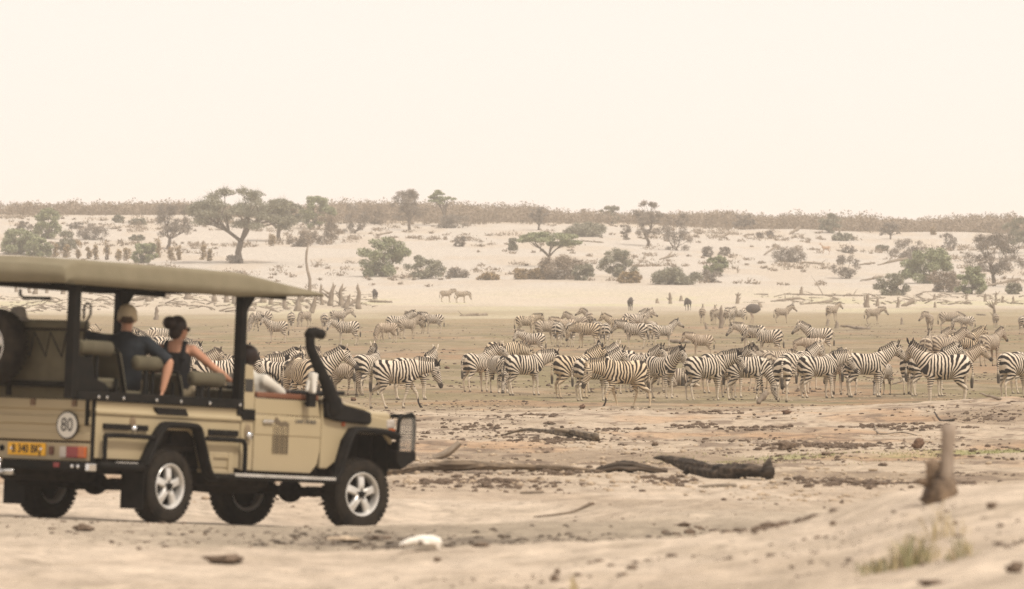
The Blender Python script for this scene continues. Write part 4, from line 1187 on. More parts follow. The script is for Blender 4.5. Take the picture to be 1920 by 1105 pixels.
# canvas
def canopy():
    m = MB(); N = 60
    xs = list(np.linspace(-1.90, 2.52, N))
    rings = []
    for i, x_ in enumerate(xs):
        fr = sst(1.0, 2.52, np.array(x_)).item(); lin = max(0, (x_ - 1.0) / 1.52)
        zt = 2.74 - .155 * lin ** 1.1; zb = 2.485 + .085 * lin if x_ > 1.0 else 2.485
        zb = min(zb, zt - .018); hw = .955 - .03 * lin
        # sag between the cross bars
        sag = .012 * abs(math.sin((x_ + 1.8) / .6 * PI))
        e = max(0, (-1.72 - x_) / .18) ** 2
        zt2 = zt - .075 * e; hw2 = hw - .04 * e
        prof = []
        r_ = min(.05, (zt - zb) * .45)
        pts = [(-hw2 - .02, zb), (-hw2 - .024, zb + (zt2 - r_ - zb) * .5), (-hw2, zt2 - r_)]
        for k in range(1, 5):
            a = PI - PI / 2 * k / 4
            pts.append((-hw2 + r_ + r_ * math.cos(a), zt2 - r_ + r_ * math.sin(a)))
        mid_ = []
        for k in range(1, 12):
            yy = -hw2 + r_ + (2 * (hw2 - r_)) * k / 12
            mid_.append((yy, zt2 + .035 * (1 - (yy / hw2) ** 2) * (1 - .6 * lin) - sag * (1 - (yy / hw2) ** 4)))
        full = pts + mid_ + [(-a, b) for a, b in pts[::-1]]
        rings.append([(x_, a, b) for a, b in full])
    n = len(rings[0]); v = []
    # rear skirt
    first = rings[0]
    sk0 = [(-1.93, a * 1.0, 2.49 if True else b) for _, a, b in first]
    sk1 = [(-1.925, a, min(b, 2.70) if b > 2.5 else b) for _, a, b in first]
    allr = [sk0, sk1] + rings
    last = rings[-1]
    allr.append([(2.535, a, 2.56) for _, a, b in last])
    for r_ in allr: v += r_
    f = []
    for i in range(len(allr) - 1):
        for k in range(n - 1):
            f.append((i * n + k, (i + 1) * n + k, (i + 1) * n + k + 1, i * n + k + 1))
    m.add(v, f)
    o = m.obj('canopy', V_canvas, vt)
    so2 = o.modifiers.new('t', 'SOLIDIFY'); so2.thickness = .012; so2.offset = 0
    return o
cnp = canopy()
m = MB(); tube(m, [(-1.92, -.96, 2.49), (1.0, -.965, 2.49), (2.52, -.93, 2.565)], .012, n=6); tube(m, [(-1.92, .96, 2.49), (1.0, .965, 2.49), (2.52, .93, 2.565)], .012, n=6); vo(m, 'hem', V_seat, cnp, smooth=True)
# --- canvas rear wall behind the last row
m = MB(); box(m, -1.40, -1.37, -.78, .80, 1.45, 2.03)
rw = vo(m, 'rear_canvas', V_seat, bevel=.01)
m = MB(); tube(m, [(-1.40, -.82, 2.06), (-1.40, .82, 2.06)], .055, n=10); vo(m, 'roll_cushion', V_seat, rw, smooth=True)
m = MB(); tube(m, [(-1.42, -.82, 1.43), (-1.42, .82, 1.43)], .03, n=8); tube(m, [(-1.42, -.82, 2.02), (-1.42, .82, 2.02)], .018, n=8); vo(m, 'cross_bar', V_black, rw, smooth=True)
m = MB()
zz = [(-.72, 1.98), (-.60, 1.72), (-.55, 1.98), (-.38, 1.72), (-.33, 1.98), (-.16, 1.72), (-.11, 1.98), (.06, 1.72), (.11, 1.98), (.28, 1.72), (.33, 1.98), (.5, 1.72), (.55, 1.98)]
tube(m, [(-1.41, -a, b) for a, b in zz], .009, n=5, lat=Vector((1, 0, 0))); vo(m, 'lacing', V_ink, rw)
m = MB()
box(m, -1.30, -1.26, -.84, .84, 1.27, 1.40); vo(m, 'rear_ledge', V_seat, bevel=.01)
for s in (-1, 1):
    m = MB(); prism(m, [(-1.60, 1.37), (-1.02, 1.37), (-1.10, 1.46), (-1.28, 1.50), (-1.34, 1.72), (-1.60, 1.74)], min(s * .83, s * .87), max(s * .83, s * .87)); vo(m, 'pillar_plate', V_black, bevel=.01)
# small hooked rod at the rear pillar and a carry loop
m = MB(); tube(m, [(-1.70, -.55, 2.33), (-1.72, -.20, 2.33), (-1.72, -.15, 2.36), (-1.72, -.15, 2.42)], .018, n=8); vo(m, 'hook_rod', V_black, smooth=True)
m = MB(); tube(m, [(-1.58, -.92, 2.12), (-1.58, -.92, 2.26), (-1.53, -.92, 2.30), (-1.47, -.92, 2.27), (-1.47, -.92, 2.18), (-1.53, -.92, 2.10), (-1.56, -.92, 1.9)], .013, n=6); vo(m, 'grab_loop', V_black, smooth=True)
# --- seats
def seat_row(x, z, name='passenger_seat', ys_=(-.42, .42), w=.34, arm=True):
    for yc in ys_:
        st = empty(name); st.parent = vt; st.matrix_local = Matrix.Translation((x, yc, z))
        m = MB(); box(m, .0, .48, -w, w, 0, .12); m.obj('seat_cushion', V_seat, st, bevel=.03)
        m = MB(); prism(m, [(-.02, .05), (.10, .05), (-.05, .54), (-.15, .52)], -w + .02, w - .02); m.obj('backrest', V_seat, st, bevel=.035)
        m = MB(); tube(m, arc_pts([(.02, -w, .0), (-.04, -w, .2), (-.14, -w, .49), (-.155, -w + .06, .55), (-.155, w - .06, .55), (-.14, w, .49), (-.04, w, .2), (.02, w, .0)], 4), .020, n=8)
        tube(m, [(.02, -w, 0), (.02, -w, -.4)], .02, n=8); tube(m, [(.02, w, 0), (.02, w, -.4)], .02, n=8)
        tube(m, [(.45, -w, 0), (.45, -w, -.4)], .02, n=8); tube(m, [(.45, w, 0), (.45, w, -.4)], .02, n=8)
        m.obj('seat_frame', V_black, st, smooth=True)
def armrest(x0, x1, y, z):
    a = MB(); tube(a, [(x0, y, z), (x0 + .02, y, z), (x1 - .02, y, z), (x1, y, z)], [(.05, .065), (.065, .08), (.065, .08), (.05, .065)], n=12, lat=Vector((0, 1, 0)))
    o = vo(a, 'armrest', V_seat, smooth=True)
    a = MB(); tube(a, [(x0 + .2, y, z - .06), (x0 + .2, y, 1.0)], .028, n=8); tube(a, [(x0 + .32, y, z - .06), (x0 + .32, y, 1.0)], .018, n=8); vo(a, 'armrest_post', V_black, o, smooth=True)
ROWS = [(-1.75, 1.35), (-.72, 1.30), (.33, 1.09)]
seat_row(-.64, 1.28); seat_row(.40, 1.08)
seat_row(-1.22, 1.40)
armrest(-1.50, -.96, -.80, 1.83); armrest(-.55, -.02, -.80, 1.70); armrest(.42, .98, -.80, 1.57)
armrest(-.55, -.02, .80, 1.72); armrest(.42, 1.10, .80, 1.60)
seat_row(1.55, .95, name='cab_seat', ys_=(-.40, .40), w=.27)
# low interior frames seen through the open side
for xx in (-.85, -.32, .12, .55, .95):
    m = MB(); tube(m, [(xx, -.80, .85), (xx, -.80, 1.52)], .022, n=8); vo(m, 'seat_upright', V_black)
m = MB(); box(m, -1.2, 1.22, -.78, .78, .85, 1.10); vo(m, 'seat_plinth', V_dark)
# --- cab interior
m = MB(); box(m, 2.38, 2.62, -.80, .80, 1.18, 1.46); dash = vo(m, 'dashboard', V_plastic, bevel=.04)
m = MB()
q = [Vector((math.cos(a) * .19, math.sin(a) * .19, 0)) for a in np.linspace(0, 2 * PI, 25)]
rm = Euler((0, R(-62), 0)).to_matrix()
tube(m, [rm @ p_ + Vector((2.20, -.40, 1.52)) for p_ in q], .014, n=6)
tube(m, [(2.20, -.40, 1.52), (2.42, -.40, 1.38)], .03, n=8); tube(m, [rm @ Vector((0, .19, 0)) + Vector((2.20, -.40, 1.52)), rm @ Vector((0, -.19, 0)) + Vector((2.20, -.40, 1.52))], .012, n=6)
vo(m, 'steering_wheel', V_plastic, smooth=True)
m = MB(); box(m, 2.30, 2.42, -.25, .05, 1.45, 1.62); vo(m, 'radio_box', V_plastic, dash, bevel=.02)
# firewall, grille, bonnet
m = MB(); box(m, 2.62, 2.68, -.82, .82, .62, 1.40); box(m, 3.92, 3.98, -.62, .62, .70, 1.22); vo(m, 'bulkhead', V_dark)
def bonnet():
    m = MB(); v = []; xs = np.linspace(2.66, 4.0, 16); ysn = np.linspace(-.80, .80, 19)
    for x_ in xs:
        t = (x_ - 2.66) / 1.34
        for y_ in ysn:
            z_ = 1.475 - .10 * t - .085 * t ** 4 - .07 * abs(y_ / .8) ** 3.2 + .012 * (abs(y_) < .3)
            v.append((x_, y_, z_))
    n_ = len(ysn); f = [(i * n_ + k, i * n_ + k + 1, (i + 1) * n_ + k + 1, (i + 1) * n_ + k) for i in range(15) for k in range(n_ - 1)]
    m.add(v, f); o = m.obj('bonnet', V_paint, vt); q_ = o.modifiers.new('t', 'SOLIDIFY'); q_.thickness = .03
    return o
bonnet()
m = MB(); prism(m, [(-.80, 1.34), (-.87, 1.30), (-.87, 1.22), (-.80, 1.22)], 2.68, 3.95, axis='x'); vo(m, 'wing_top', V_paint, bevel=.02); m = MB(); prism(m, [(.80, 1.34), (.87, 1.30), (.87, 1.22), (.80, 1.22)][::-1], 2.68, 3.95, axis='x'); vo(m, 'wing_top', V_paint, bevel=.02)
m = MB(); box(m, 3.98, 4.03, -.60, .60, .98, 1.24); gr = vo(m, 'grille', V_plastic, bevel=.01)
m = MB()
for k in range(6): box(m, 4.03, 4.045, -.58, .58, 1.0 + k * .038, 1.015 + k * .038)
vo(m, 'grille_bars', V_chr, gr)
# snorkel
m = MB()
P = arc_pts([(2.86, -.93, 1.30), (2.79, -.935, 1.42), (2.64, -.935, 1.62), (2.42, -.935, 1.88), (2.34, -.935, 2.00), (2.33, -.935, 2.14)], 4)
tube(m, P, [(.055, .13)] * 4 + [(.052, .10)] * 4 + [(.048, .08)] * 4 + [(.045, .065)] * (len(P) - 12), n=14, lat=Vector((0, 1, 0)))
tube(m, [(2.29, -.935, 2.10), (2.33, -.935, 2.145), (2.41, -.935, 2.155), (2.54, -.935, 2.135), (2.55, -.935, 2.13)], [(.044, .062), (.050, .064), (.054, .060), (.056, .056), (.05, .050)], n=14, lat=Vector((0, 1, 0)))
sn_ = vo(m, 'snorkel', V_plastic, smooth=True)
m = MB(); prism(m, [(2.70, 1.22), (2.92, 1.19), (3.48, 1.17), (3.52, 1.20), (3.50, 1.31), (3.38, 1.33), (3.05, 1.37), (2.84, 1.45), (2.66, 1.46)], -.945, -.872); vo(m, 'snorkel_panel', V_plastic, sn_, bevel=.025)
# mirror
m = MB(); tube(m, [(2.36, -.88, 1.36), (2.36, -.96, 1.40)], .02, n=8); box(m, 2.30, 2.42, -.99, -.93, 1.33, 1.48); mr_ = vo(m, 'mirror', V_plastic, bevel=.02)
m = MB(); prism(m, [(2.345, 1.48), (2.40, 1.48), (2.43, 1.70), (2.33, 1.72), (2.32, 1.66)], -1.0, -.93); prism(m, [(2.27, 1.50), (2.305, 1.50), (2.33, 1.60), (2.30, 1.64)], -.97, -.93); vo(m, 'mirror_shell', V_white, mr_, bevel=.015)
# folded windscreen lying forward over the bonnet
m = MB(); 
for y_ in (-.72, .70): tube(m, [(2.66, y_, 1.47), (3.26, y_, 1.51)], .022, n=8)
tube(m, [(3.26, -.72, 1.51), (3.26, .70, 1.51)], .022, n=8); tube(m, [(2.68, -.72, 1.47), (2.68, .70, 1.47)], .022, n=8)
ws = vo(m, 'folded_windscreen', V_black, smooth=True)
m = MB(); prism(m, [(2.66, 1.44), (3.24, 1.50), (3.24, 1.52), (2.66, 1.50)], -.70, .68); vo(m, 'windscreen_cover', V_plastic, ws)
# bull bar
m = MB()
box(m, 4.02, 4.30, -.62, .62, .66, .86)
for s in (-1, 1):
    prism(m, [(3.98, .78), (4.06, .68), (4.34, .80), (4.34, .90), (3.98, .90)], min(s * .62, s * .96), max(s * .62, s * .96))
bb = vo(m, 'bull_bar', V_black, bevel=.02)
m = MB()
for s in (-1, 1):
    L_ = [(4.02, s * .93, .90), (4.02, s * .93, 1.20), (4.07, s * .93, 1.275), (4.14, s * .93, 1.29), (4.34, s * .90, 1.285), (4.35, s * .90, .90)]
    tube(m, arc_pts(L_, 3), .024, n=8)
    tube(m, arc_pts([(4.34, s * .90, 1.285), (4.36, s * .5, 1.285), (4.36, s * .42, 1.20), (4.36, s * .42, .86)], 3), .024, n=8)
tube(m, [(4.37, -.42, 1.28), (4.37, .42, 1.28)], .026, n=8)
vo(m, 'bull_bar_hoops', V_black, bb, smooth=True)
for s in (-1, 1):
    m = MB()
    for i in range(-14, 22):
        for dr_ in (1, -1):
            # diamond lattice clipped to the guard opening
            a0 = 4.03; a1 = 4.33; z0 = .92 + i * .032
            z1 = z0 + dr_ * (a1 - a0) * 1.1
            t0, t1 = 0.0, 1.0
            lo, hi = .91, 1.27
            dz_ = z1 - z0
            for lim, sg in ((lo, 1), (hi, -1)):
                pass
            ta = (lo - z0) / dz_; tb = (hi - z0) / dz_
            ta, tb = min(ta, tb), max(ta, tb)
            t0 = max(t0, ta); t1 = min(t1, tb)
            if t1 - t0 < .03: continue
            A_ = Vector((a0 + (a1 - a0) * t0, s * .93, z0 + dz_ * t0)); B_ = Vector((a0 + (a1 - a0) * t1, s * .93, z0 + dz_ * t1))
            tube(m, [A_, B_], .0045, n=4, cap=False)
    vo(m, 'guard_mesh', V_mesh, bb)
m = MB(); box(m, 4.02, 4.045, -.90, .90, .90, 1.0); vo(m, 'fog_lamp_bar', V_black, bb)
# ------------------------------------------------------------------ PEOPLE
P_skin = mat('skin', (.42, .21, .13), (.50, .27, .17), rough=.55, scale=6)
P_skin2 = mat('tanned_skin', (.40, .20, .12), (.46, .25, .16), rough=.55, scale=6)
P_skin3 = mat('dark_skin', (.07, .035, .02), (.10, .05, .03), rough=.5, scale=6)
P_shirt = mat('shaded_slate_shirt', (.009, .012, .0155), (.018, .022, .027), rough=.85, scale=9, bump=.5, bscale=18)  # slate cloth darkened all over, stands in for shade on the lower torso
P_black = mat('black_top', (.008, .008, .009), (.014, .014, .015), rough=.9)
P_white = mat('cream_shirt', (.62, .58, .50), (.52, .48, .40), rough=.85, bump=.5, bscale=14)
P_hair = mat('dark_hair', (.012, .006, .004), (.03, .015, .01), rough=.5, scale=40, stretch=(1, 1, .2))
P_cap = mat('khaki_cap', (.46, .37, .24), (.52, .43, .29), rough=.9, bump=.2, bscale=90)
P_hat = mat('grey_hat', (.20, .18, .15), (.26, .23, .19), rough=.9)
P_short = mat('khaki_shorts', (.20, .16, .10), (.24, .19, .12), rough=.9)
P_lens = mat('sunglass', (.01, .008, .006), rough=.1)

def hand(mb, w, d, pal, s=1.0, curl=.5, thumb=1):
    """w wrist, d direction towards the fingers, pal palm normal"""
    w = Vector(w); d = Vector(d).normalized(); pal = Vector(pal); pal = (pal - d * pal.dot(d)).normalized(); a = d.cross(pal)
    tube(mb, [w - d * .02, w + d * .03 * s, w + d * .085 * s], [(.026 * s, .020 * s), (.036 * s, .017 * s), (.040 * s, .014 * s)], n=10, lat=a)
    for k, (o_, L) in enumerate(((-.030, .068), (-.010, .078), (.010, .073), (.029, .058))):
        b = w + d * .078 * s + a * o_ * s; c1 = curl * .6; c2 = curl * 1.4
        d1 = (d * math.cos(c1) + pal * math.sin(c1)); d2 = (d * math.cos(c2) + pal * math.sin(c2))
        tube(mb, [b, b + d1 * L * .5 * s, b + d1 * L * .5 * s + d2 * L * .5 * s], [.0095 * s, .0088 * s, .0072 * s], n=7)
    tb = w + d * .03 * s - a * thumb * .030 * s
    td = (d * .75 - a * thumb * .55 + pal * .35).normalized()
    tube(mb, [tb, tb + td * .035 * s, tb + td * .035 * s + (td + d * .5).normalized() * .03 * s], [.013 * s, .011 * s, .008 * s], n=7)

def face_head(mb, c, fwd, up=(0, 0, 1), s=1.0, fem=False):
    """head centred at c looking along fwd"""
    c = Vector(c); f = Vector(fwd).normalized(); u = Vector(up); u = (u - f * u.dot(f)).normalized(); l = u.cross(f)
    M = Matrix((f, l, u)).transposed()
    def E_(o, r): ellipsoid(mb, c + M @ Vector(o) * s, [q * s for q in r], 14, 10, M)
    E_((-.012, 0, .02), (.096, .077, .098))
    E_((.022, 0, -.045), (.066, .058, .070))
    E_((.055, 0, -.092), (.026, .026, .020))
    E_((.083, 0, -.022), (.020, .011, .020)); E_((.092, 0, -.034), (.013, .014, .009))
    E_((.076, 0, .018), (.014, .05, .012))
    E_((.078, 0, -.062), (.010, .023, .008))
    for sg in (-1, 1):
        E_((-.008, sg * .078, -.014), (.020, .009, .032))
        E_((.060, sg * .034, -.028), (.02, .022, .02))
    return M

def person(name_label, base, Mw, build, cat='person'):
    r = bpy.data.objects.new('person', None); COL.objects.link(r)
    r.matrix_world = Mw
    tag(r, name_label, cat)
    return r

def local(v): return Vector(v)
# every figure is laid out in its own frame: x to its front, y to its left, z up, origin under the hips on the seat
def figure(label, Mw, pose, skin, top, top_mat, leg_mat, fem=False, size=1.0):
    r = person(label, None, Mw, None)
    b = MB()
    J = pose
    # torso, neck
    sh = .165 if fem else .205
    ty = J.get('twist', 0.0)
    def tw(p_, k):       # twist of the upper body about z
        c_, s_ = math.cos(ty * k), math.sin(ty * k); return Vector((p_[0] * c_ - p_[1] * s_, p_[0] * s_ + p_[1] * c_, p_[2]))
    lean = J.get('lean', 0)
    T = [((0, 0, .02), (.165, .12)), ((-.01, 0, .12), (.155, .11)), ((-.015 - lean * .15, 0, .24), (.130 if fem else .150, .10)), ((-.01 - lean * .3, 0, .36), (.145 if fem else .19, .12)), ((-.01 - lean * .45, 0, .46), (.155 if fem else .205, .115)), ((-.01 - lean * .5, 0, .52), (.12 if fem else .165, .095)), ((-.0 - lean * .55, 0, .56), (.06, .06))]
    pts = [tw(Vector(p_), i / 6) for i, (p_, _) in enumerate(T)]; lat = [tw(Vector((0, 1, 0)), i / 6) for i in range(7)]
    torso_r = [q for _, q in T]
    tube(b, pts, torso_r, n=18, lat=lat)
    neck0 = pts[-2]; hc = Vector(J['head'])
    f = Vector(J['look']).normalized()
    nb = hc - Vector((0, 0, .09)) - f * .02
    tube(b, [neck0, (neck0 + nb) / 2, nb, hc], [.062 if not fem else .05, .055 if not fem else .044, .053 if not fem else .043, .05], n=12)
    HM = face_head(b, hc, f, J.get('hup', (0, 0, 1)), 1.0 if not fem else .94, fem)
    # arms
    clo = MB() if top != 'none' else None
    for sg, A in ((1, J['larm']), (-1, J['rarm'])):
        S = tw(Vector((-.01 - lean * .5, sg * sh, .475)), .9); E, W = Vector(A[0]), Vector(A[1])
        k = .86 if fem else 1
        tube(b, [tw(Vector((-.01 - lean * .5, sg * sh * .45, .47)), .9), S, S.lerp(E, .35), S.lerp(E, .8), E, E.lerp(W, .3), E.lerp(W, .75), W], [.055, .062 * k, .056 * k, .047 * k, .046 * k, .048 * k, .035 * k, .029 * k], n=12)
        hand(b, W, (A[2] if len(A) > 2 else (W - E)), A[3] if len(A) > 3 else (0, -sg, 0), .95 if not fem else .85, A[4] if len(A) > 4 else .5, thumb=1)
        if top == 'sleeves':
            L = A[5] if len(A) > 5 else .72
            EL = S.lerp(E, min(L, 1)); P_ = [tw(Vector((-.01 - lean * .5, sg * sh * .4, .475)), .9), S, S.lerp(E, .3), S.lerp(E, .6), EL]
            R_ = [.075, .076, .070, .066, .064]
            if L > 1: P_ += [E, E.lerp(W, L - 1)]; R_ += [.058, .05]
            tube(clo, P_, R_, n=14)
    # legs: seated
    for sg in (1, -1):
        H = Vector((0, sg * .09, .02)); K_ = Vector(J.get('knee', (.42, .11, .06))); K_ = Vector((K_.x, sg * K_.y, K_.z)); F_ = Vector(J.get('foot', (.46, .12, -.38))); F_ = Vector((F_.x, sg * F_.y, F_.z))
        tube(b, [H, H.lerp(K_, .4), H.lerp(K_, .85), K_, K_.lerp(F_, .3), K_.lerp(F_, .8), F_], [.10, .088, .064, .060, .058, .042, .038], n=12)
        tube(b, [F_ + Vector((-.03, 0, -.02)), F_ + Vector((.05, 0, -.035)), F_ + Vector((.17, 0, -.05)), F_ + Vector((.20, 0, -.055))], [(.036, .035), (.042, .035), (.042, .024), (.028, .016)], n=10, lat=Vector((0, 1, 0)))
    me, _ = remeshed(b, .0095, 3, .5); me.name = 'body'; me.materials.append(skin)
    o = bpy.data.objects.new('body', me); COL.objects.link(o); o.parent = r
    # trousers
    lg = MB()
    for sg in (1, -1):
        H = Vector((0, sg * .09, .02)); K_ = Vector(J.get('knee', (.42, .11, .06))); K_ = Vector((K_.x, sg * K_.y, K_.z)); F_ = Vector(J.get('foot', (.46, .12, -.38))); F_ = Vector((F_.x, sg * F_.y, F_.z))
        tube(lg, [H + Vector((-.05, 0, .02)), H.lerp(K_, .4), H.lerp(K_, .85), K_, K_.lerp(F_, .35)], [.12, .104, .082, .078, .078], n=14)
    tube(lg, [pts[0] - Vector((0, 0, .05)), pts[0], pts[1]], [(.17, .125), (.18, .135), (.168, .122)], n=16, lat=lat[:3])
    me, _ = remeshed(lg, .014, 4, .5); me.materials.append(leg_mat); o = bpy.data.objects.new('trousers', me); COL.objects.link(o); o.parent = r
    if top == 'sleeves':
        rr = [(a + .022, c_ + .022) for a, c_ in torso_r]; rr[-1] = (.075, .072)
        tube(clo, pts[:], rr, n=18, lat=lat)
        tube(clo, [pts[-2], pts[-1] + Vector((0, 0, .02))], [.085, .072], n=14)
        me, _ = remeshed(clo, .012, 4, .5); me.materials.append(top_mat); o = bpy.data.objects.new('shirt', me); COL.objects.link(o); o.parent = r
    elif top == 'tank':
        rr = [(a + .012, c_ + .012) for a, c_ in torso_r]
        cl = MB(); tube(cl, [pts[0], pts[1], pts[2], pts[3], pts[3].lerp(pts[4], 1.0)], rr[:4] + [((rr[3][0] + rr[4][0]) / 2 * .93, rr[4][1])], n=18, lat=lat[:5])
        for sg in (-1, 1):
            a_ = tw(Vector((-.115 - lean * .5, sg * .085, .38)), .85); b_ = tw(Vector((-.085 - lean * .5, sg * .088, .50)), .9); c_ = tw(Vector((.0 - lean * .5, sg * .088, .545)), .9); d_ = tw(Vector((.085 - lean * .5, sg * .085, .47)), .9); e_ = tw(Vector((.10 - lean * .5, sg * .08, .38)), .9)
            tube(cl, arc_pts([a_, b_, c_, d_, e_], 3), .026, n=8)
        me, _ = remeshed(cl, .011, 3, .5); me.materials.append(top_mat); o = bpy.data.objects.new('tank_top', me); COL.objects.link(o); o.parent = r
    return r, hc, HM

def vworld(x, y, z): return VM @ Vector((x, y, z))
def seat_matrix(x, y, z, yaw, sc_=1.0):
    M = VM.to_3x3().to_4x4(); M.translation = vworld(x, y, z)
    return M @ Matrix.Rotation(R(yaw), 4, 'Z') @ Matrix.Scale(sc_, 4)

# man in cap: sits in the middle row, back to the lens, arms spread over the seat backs
Mm = seat_matrix(-.25, -.42, 1.39, 38, 1.12)
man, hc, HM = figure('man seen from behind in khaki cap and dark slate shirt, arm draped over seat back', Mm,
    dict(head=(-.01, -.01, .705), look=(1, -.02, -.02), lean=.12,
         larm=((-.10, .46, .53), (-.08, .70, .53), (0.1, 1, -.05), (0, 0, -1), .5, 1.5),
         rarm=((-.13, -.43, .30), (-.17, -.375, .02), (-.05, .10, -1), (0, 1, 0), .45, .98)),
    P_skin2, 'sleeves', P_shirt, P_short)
m = MB()
def on_head(o_, hc=None, HM=None, s=1.0): return hc + HM @ (Vector(o_) * s)
v = []; f = []
prof = [(.0, .135), (.045, .128), (.075, .105), (.095, .065), (.102, .02), (.104, -.02)]
n_ = 24
for r_, z_ in prof:
    for k in range(n_):
        a = 2 * PI * k / n_; sx_ = 1.08 if True else 1
        back_open = (math.cos(a) < -.86) and z_ < .03
        v.append(on_head((math.cos(a) * r_ * 1.06 - .012, math.sin(a) * r_ * .90, z_ + (.035 if back_open and z_ < 0 else 0)), hc, HM))
for i in range(len(prof) - 1):
    for k in range(n_): f.append((i * n_ + k, i * n_ + (k + 1) % n_, (i + 1) * n_ + (k + 1) % n_, (i + 1) * n_ + k))
m.add(v, f)
br_ = []
for i in range(9):
    a = -1.0 + 2.0 * i / 8
    for e in (0, 1):
        br_.append(on_head((math.cos(a) * (.098 + e * .075) - .005, math.sin(a) * (.088 - e * .01), .0 - e * .012 - .01), hc, HM))
m.add(br_, [(i * 2, i * 2 + 1, i * 2 + 3, i * 2 + 2) for i in range(8)])
cp = m.obj('cap', P_cap, man); q_ = cp.modifiers.new('t', 'SOLIDIFY'); q_.thickness = .006
m = MB(); ellipsoid(m, on_head((-.030, 0, .012), hc, HM), (.088, .080, .075), 16, 10, HM); m.obj('hair', mat('brown_hair', (.05, .03, .018), (.09, .055, .03), rough=.6, scale=40), man)

# woman: hair up in a bun, sunglasses, black tank top, arm out on the armrest
Mw_ = seat_matrix(.64, -.42, 1.35, 30, 1.12)
wom, hc, HM = figure('woman with dark hair in a bun, sunglasses and black tank top, forearm on armrest', Mw_,
    dict(head=(-.01, -.02, .67), look=(.75, -.66, -.05), lean=.10,
         larm=((.12, .30, .26), (.36, .18, .20), (1, -.2, 0), (0, -1, 0), .5),
         rarm=((.06, -.36, .31), (.24, -.50, .20), (.9, -.5, -.2), (0, 0, -1), .35)),
    P_skin, 'tank', P_black, P_short, fem=True)
m = MB(); ellipsoid(m, hc + HM @ Vector((-.030, 0, .034)), (.094, .090, .100), 20, 14, HM); ellipsoid(m, hc + HM @ Vector((-.055, 0, -.035)), (.062, .070, .07), 16, 12, HM); m.obj('hair', P_hair, wom)
m = MB(); ellipsoid(m, hc + HM @ Vector((-.122, .012, .052)), (.066, .074, .066), 16, 12, HM, ); m.obj('hair_bun', P_hair, wom)
m = MB()
for sg in (-1, 1):
    ellipsoid(m, hc + HM @ Vector((.082, sg * .034, .006)), (.008, .028, .022), 12, 8, HM); tube(m, [hc + HM @ Vector((.082, sg * .062, .012)), hc + HM @ Vector((-.01, sg * .080, .005))], .004, n=5)
m.obj('sunglasses', P_lens, wom)

# driver
Md = seat_matrix(1.94, -.46, 1.08, 0, 1.08)
drv, hc, HM = figure('driver with dark hair and rolled cream shirt sleeve, half hidden by the front pillar', Md,
    dict(head=(-.05, .02, .70), look=(1, .25, -.02), lean=.12, knee=(.44, .11, .08), foot=(.74, .12, -.26),
         larm=((.18, .26, .30), (.46, .12, .36), (1, -.1, 0), (0, 0, -1), .9, 1.3),
         rarm=((.20, -.21, .36), (.42, -.08, .38), (1, .2, .1), (0, 0, -1), .9, 1.25)),
    P_skin3, 'sleeves', P_white, P_short)
m = MB(); ellipsoid(m, hc + HM @ Vector((-.028, 0, .030)), (.118, .112, .112), 20, 14, HM); m.obj('hair', P_hair, drv)

# grey hat resting on the roll cushion behind the spare wheel
hp = vworld(-1.40, .13, 2.125)
hb = empty('sun_hat', hp, 'grey brimmed sun hat resting above the rear canvas beside the spare wheel', 'hat')
m = MB(); lathe(m, [(.0, .125), (.05, .12), (.080, .095), (.092, .04), (.096, .0), (.100, -.005)], n=28, axis='z'); m.obj('crown', P_hat, hb)
m = MB()
v = []; n_ = 32
for r_, z_ in ((.094, .0), (.13, -.015), (.175, -.035), (.18, -.045)):
    for k in range(n_):
        a = 2 * PI * k / n_; v.append((r_ * math.cos(a) * 1.1, r_ * math.sin(a), z_ - .02 * math.cos(2 * a) * (r_ > .1)))
m.add(v, [(i * n_ + k, i * n_ + (k + 1) % n_, (i + 1) * n_ + (k + 1) % n_, (i + 1) * n_ + k) for i in range(3) for k in range(n_)])
m.obj('brim', P_hat, hb)
# ------------------------------------------------------------------ VEGETATION
L_green = mat('acacia_leaf', (.19, .21, .115), (.29, .305, .17), scale=1.2, rough=.8)  # leaf tones from here on paled, distance haze put into the colour
L_olive = mat('olive_leaf', (.19, .18, .13), (.27, .26, .185), scale=1.2, rough=.9)
L_grey = mat('thorn_twig', (.19, .16, .13), (.27, .23, .19), scale=1.0, rough=.9)
L_dry = mat('dry_leaf', (.24, .17, .085), (.34, .25, .14), scale=1.2, rough=.9)
L_brown = mat('brown_brush', (.20, .155, .11), (.29, .23, .17), scale=.8, rough=.9)
B_bark = mat('bark', (.085, .065, .05), (.15, .12, .09), scale=3, rough=.95, bump=.5)
B_pale = mat('pale_bark', (.20, .165, .125), (.30, .25, .19), scale=3, rough=.95, bump=.5)
B_dead = mat('dead_wood', (.16, .125, .09), (.27, .22, .165), scale=4, rough=.95, bump=.6, stretch=(1, 1, .3))
B_dark = mat('weathered_log', (.013, .010, .008), (.12, .09, .065), scale=9, rough=.95, bump=1.0, stretch=(.16, 1, 1), c3=(.045, .034, .025))

def leaves(mb_v, mb_f, c, n, spread, size, g, up_bias=.4):
    P = g.normal(size=(n, 3)); P /= np.linalg.norm(P, axis=1)[:, None]; P = P * (g.random((n, 1)) ** .4) * 1.55 * np.array(spread) + np.array(c)
    nrm = g.normal(size=(n, 3)); nrm[:, 2] = np.abs(nrm[:, 2]) + up_bias
    nrm /= np.linalg.norm(nrm, axis=1)[:, None]
    t = np.cross(nrm, g.normal(size=(n, 3))); t /= np.linalg.norm(t, axis=1)[:, None] + 1e-9
    b = np.cross(nrm, t)
    s = size * (.6 + .8 * g.random((n, 1)))
    V = np.stack([P + t * s, P - t * s * .6 + b * s * .7, P - t * s * .6 - b * s * .7], 1)
    mb_v.append(V.reshape(-1, 3))

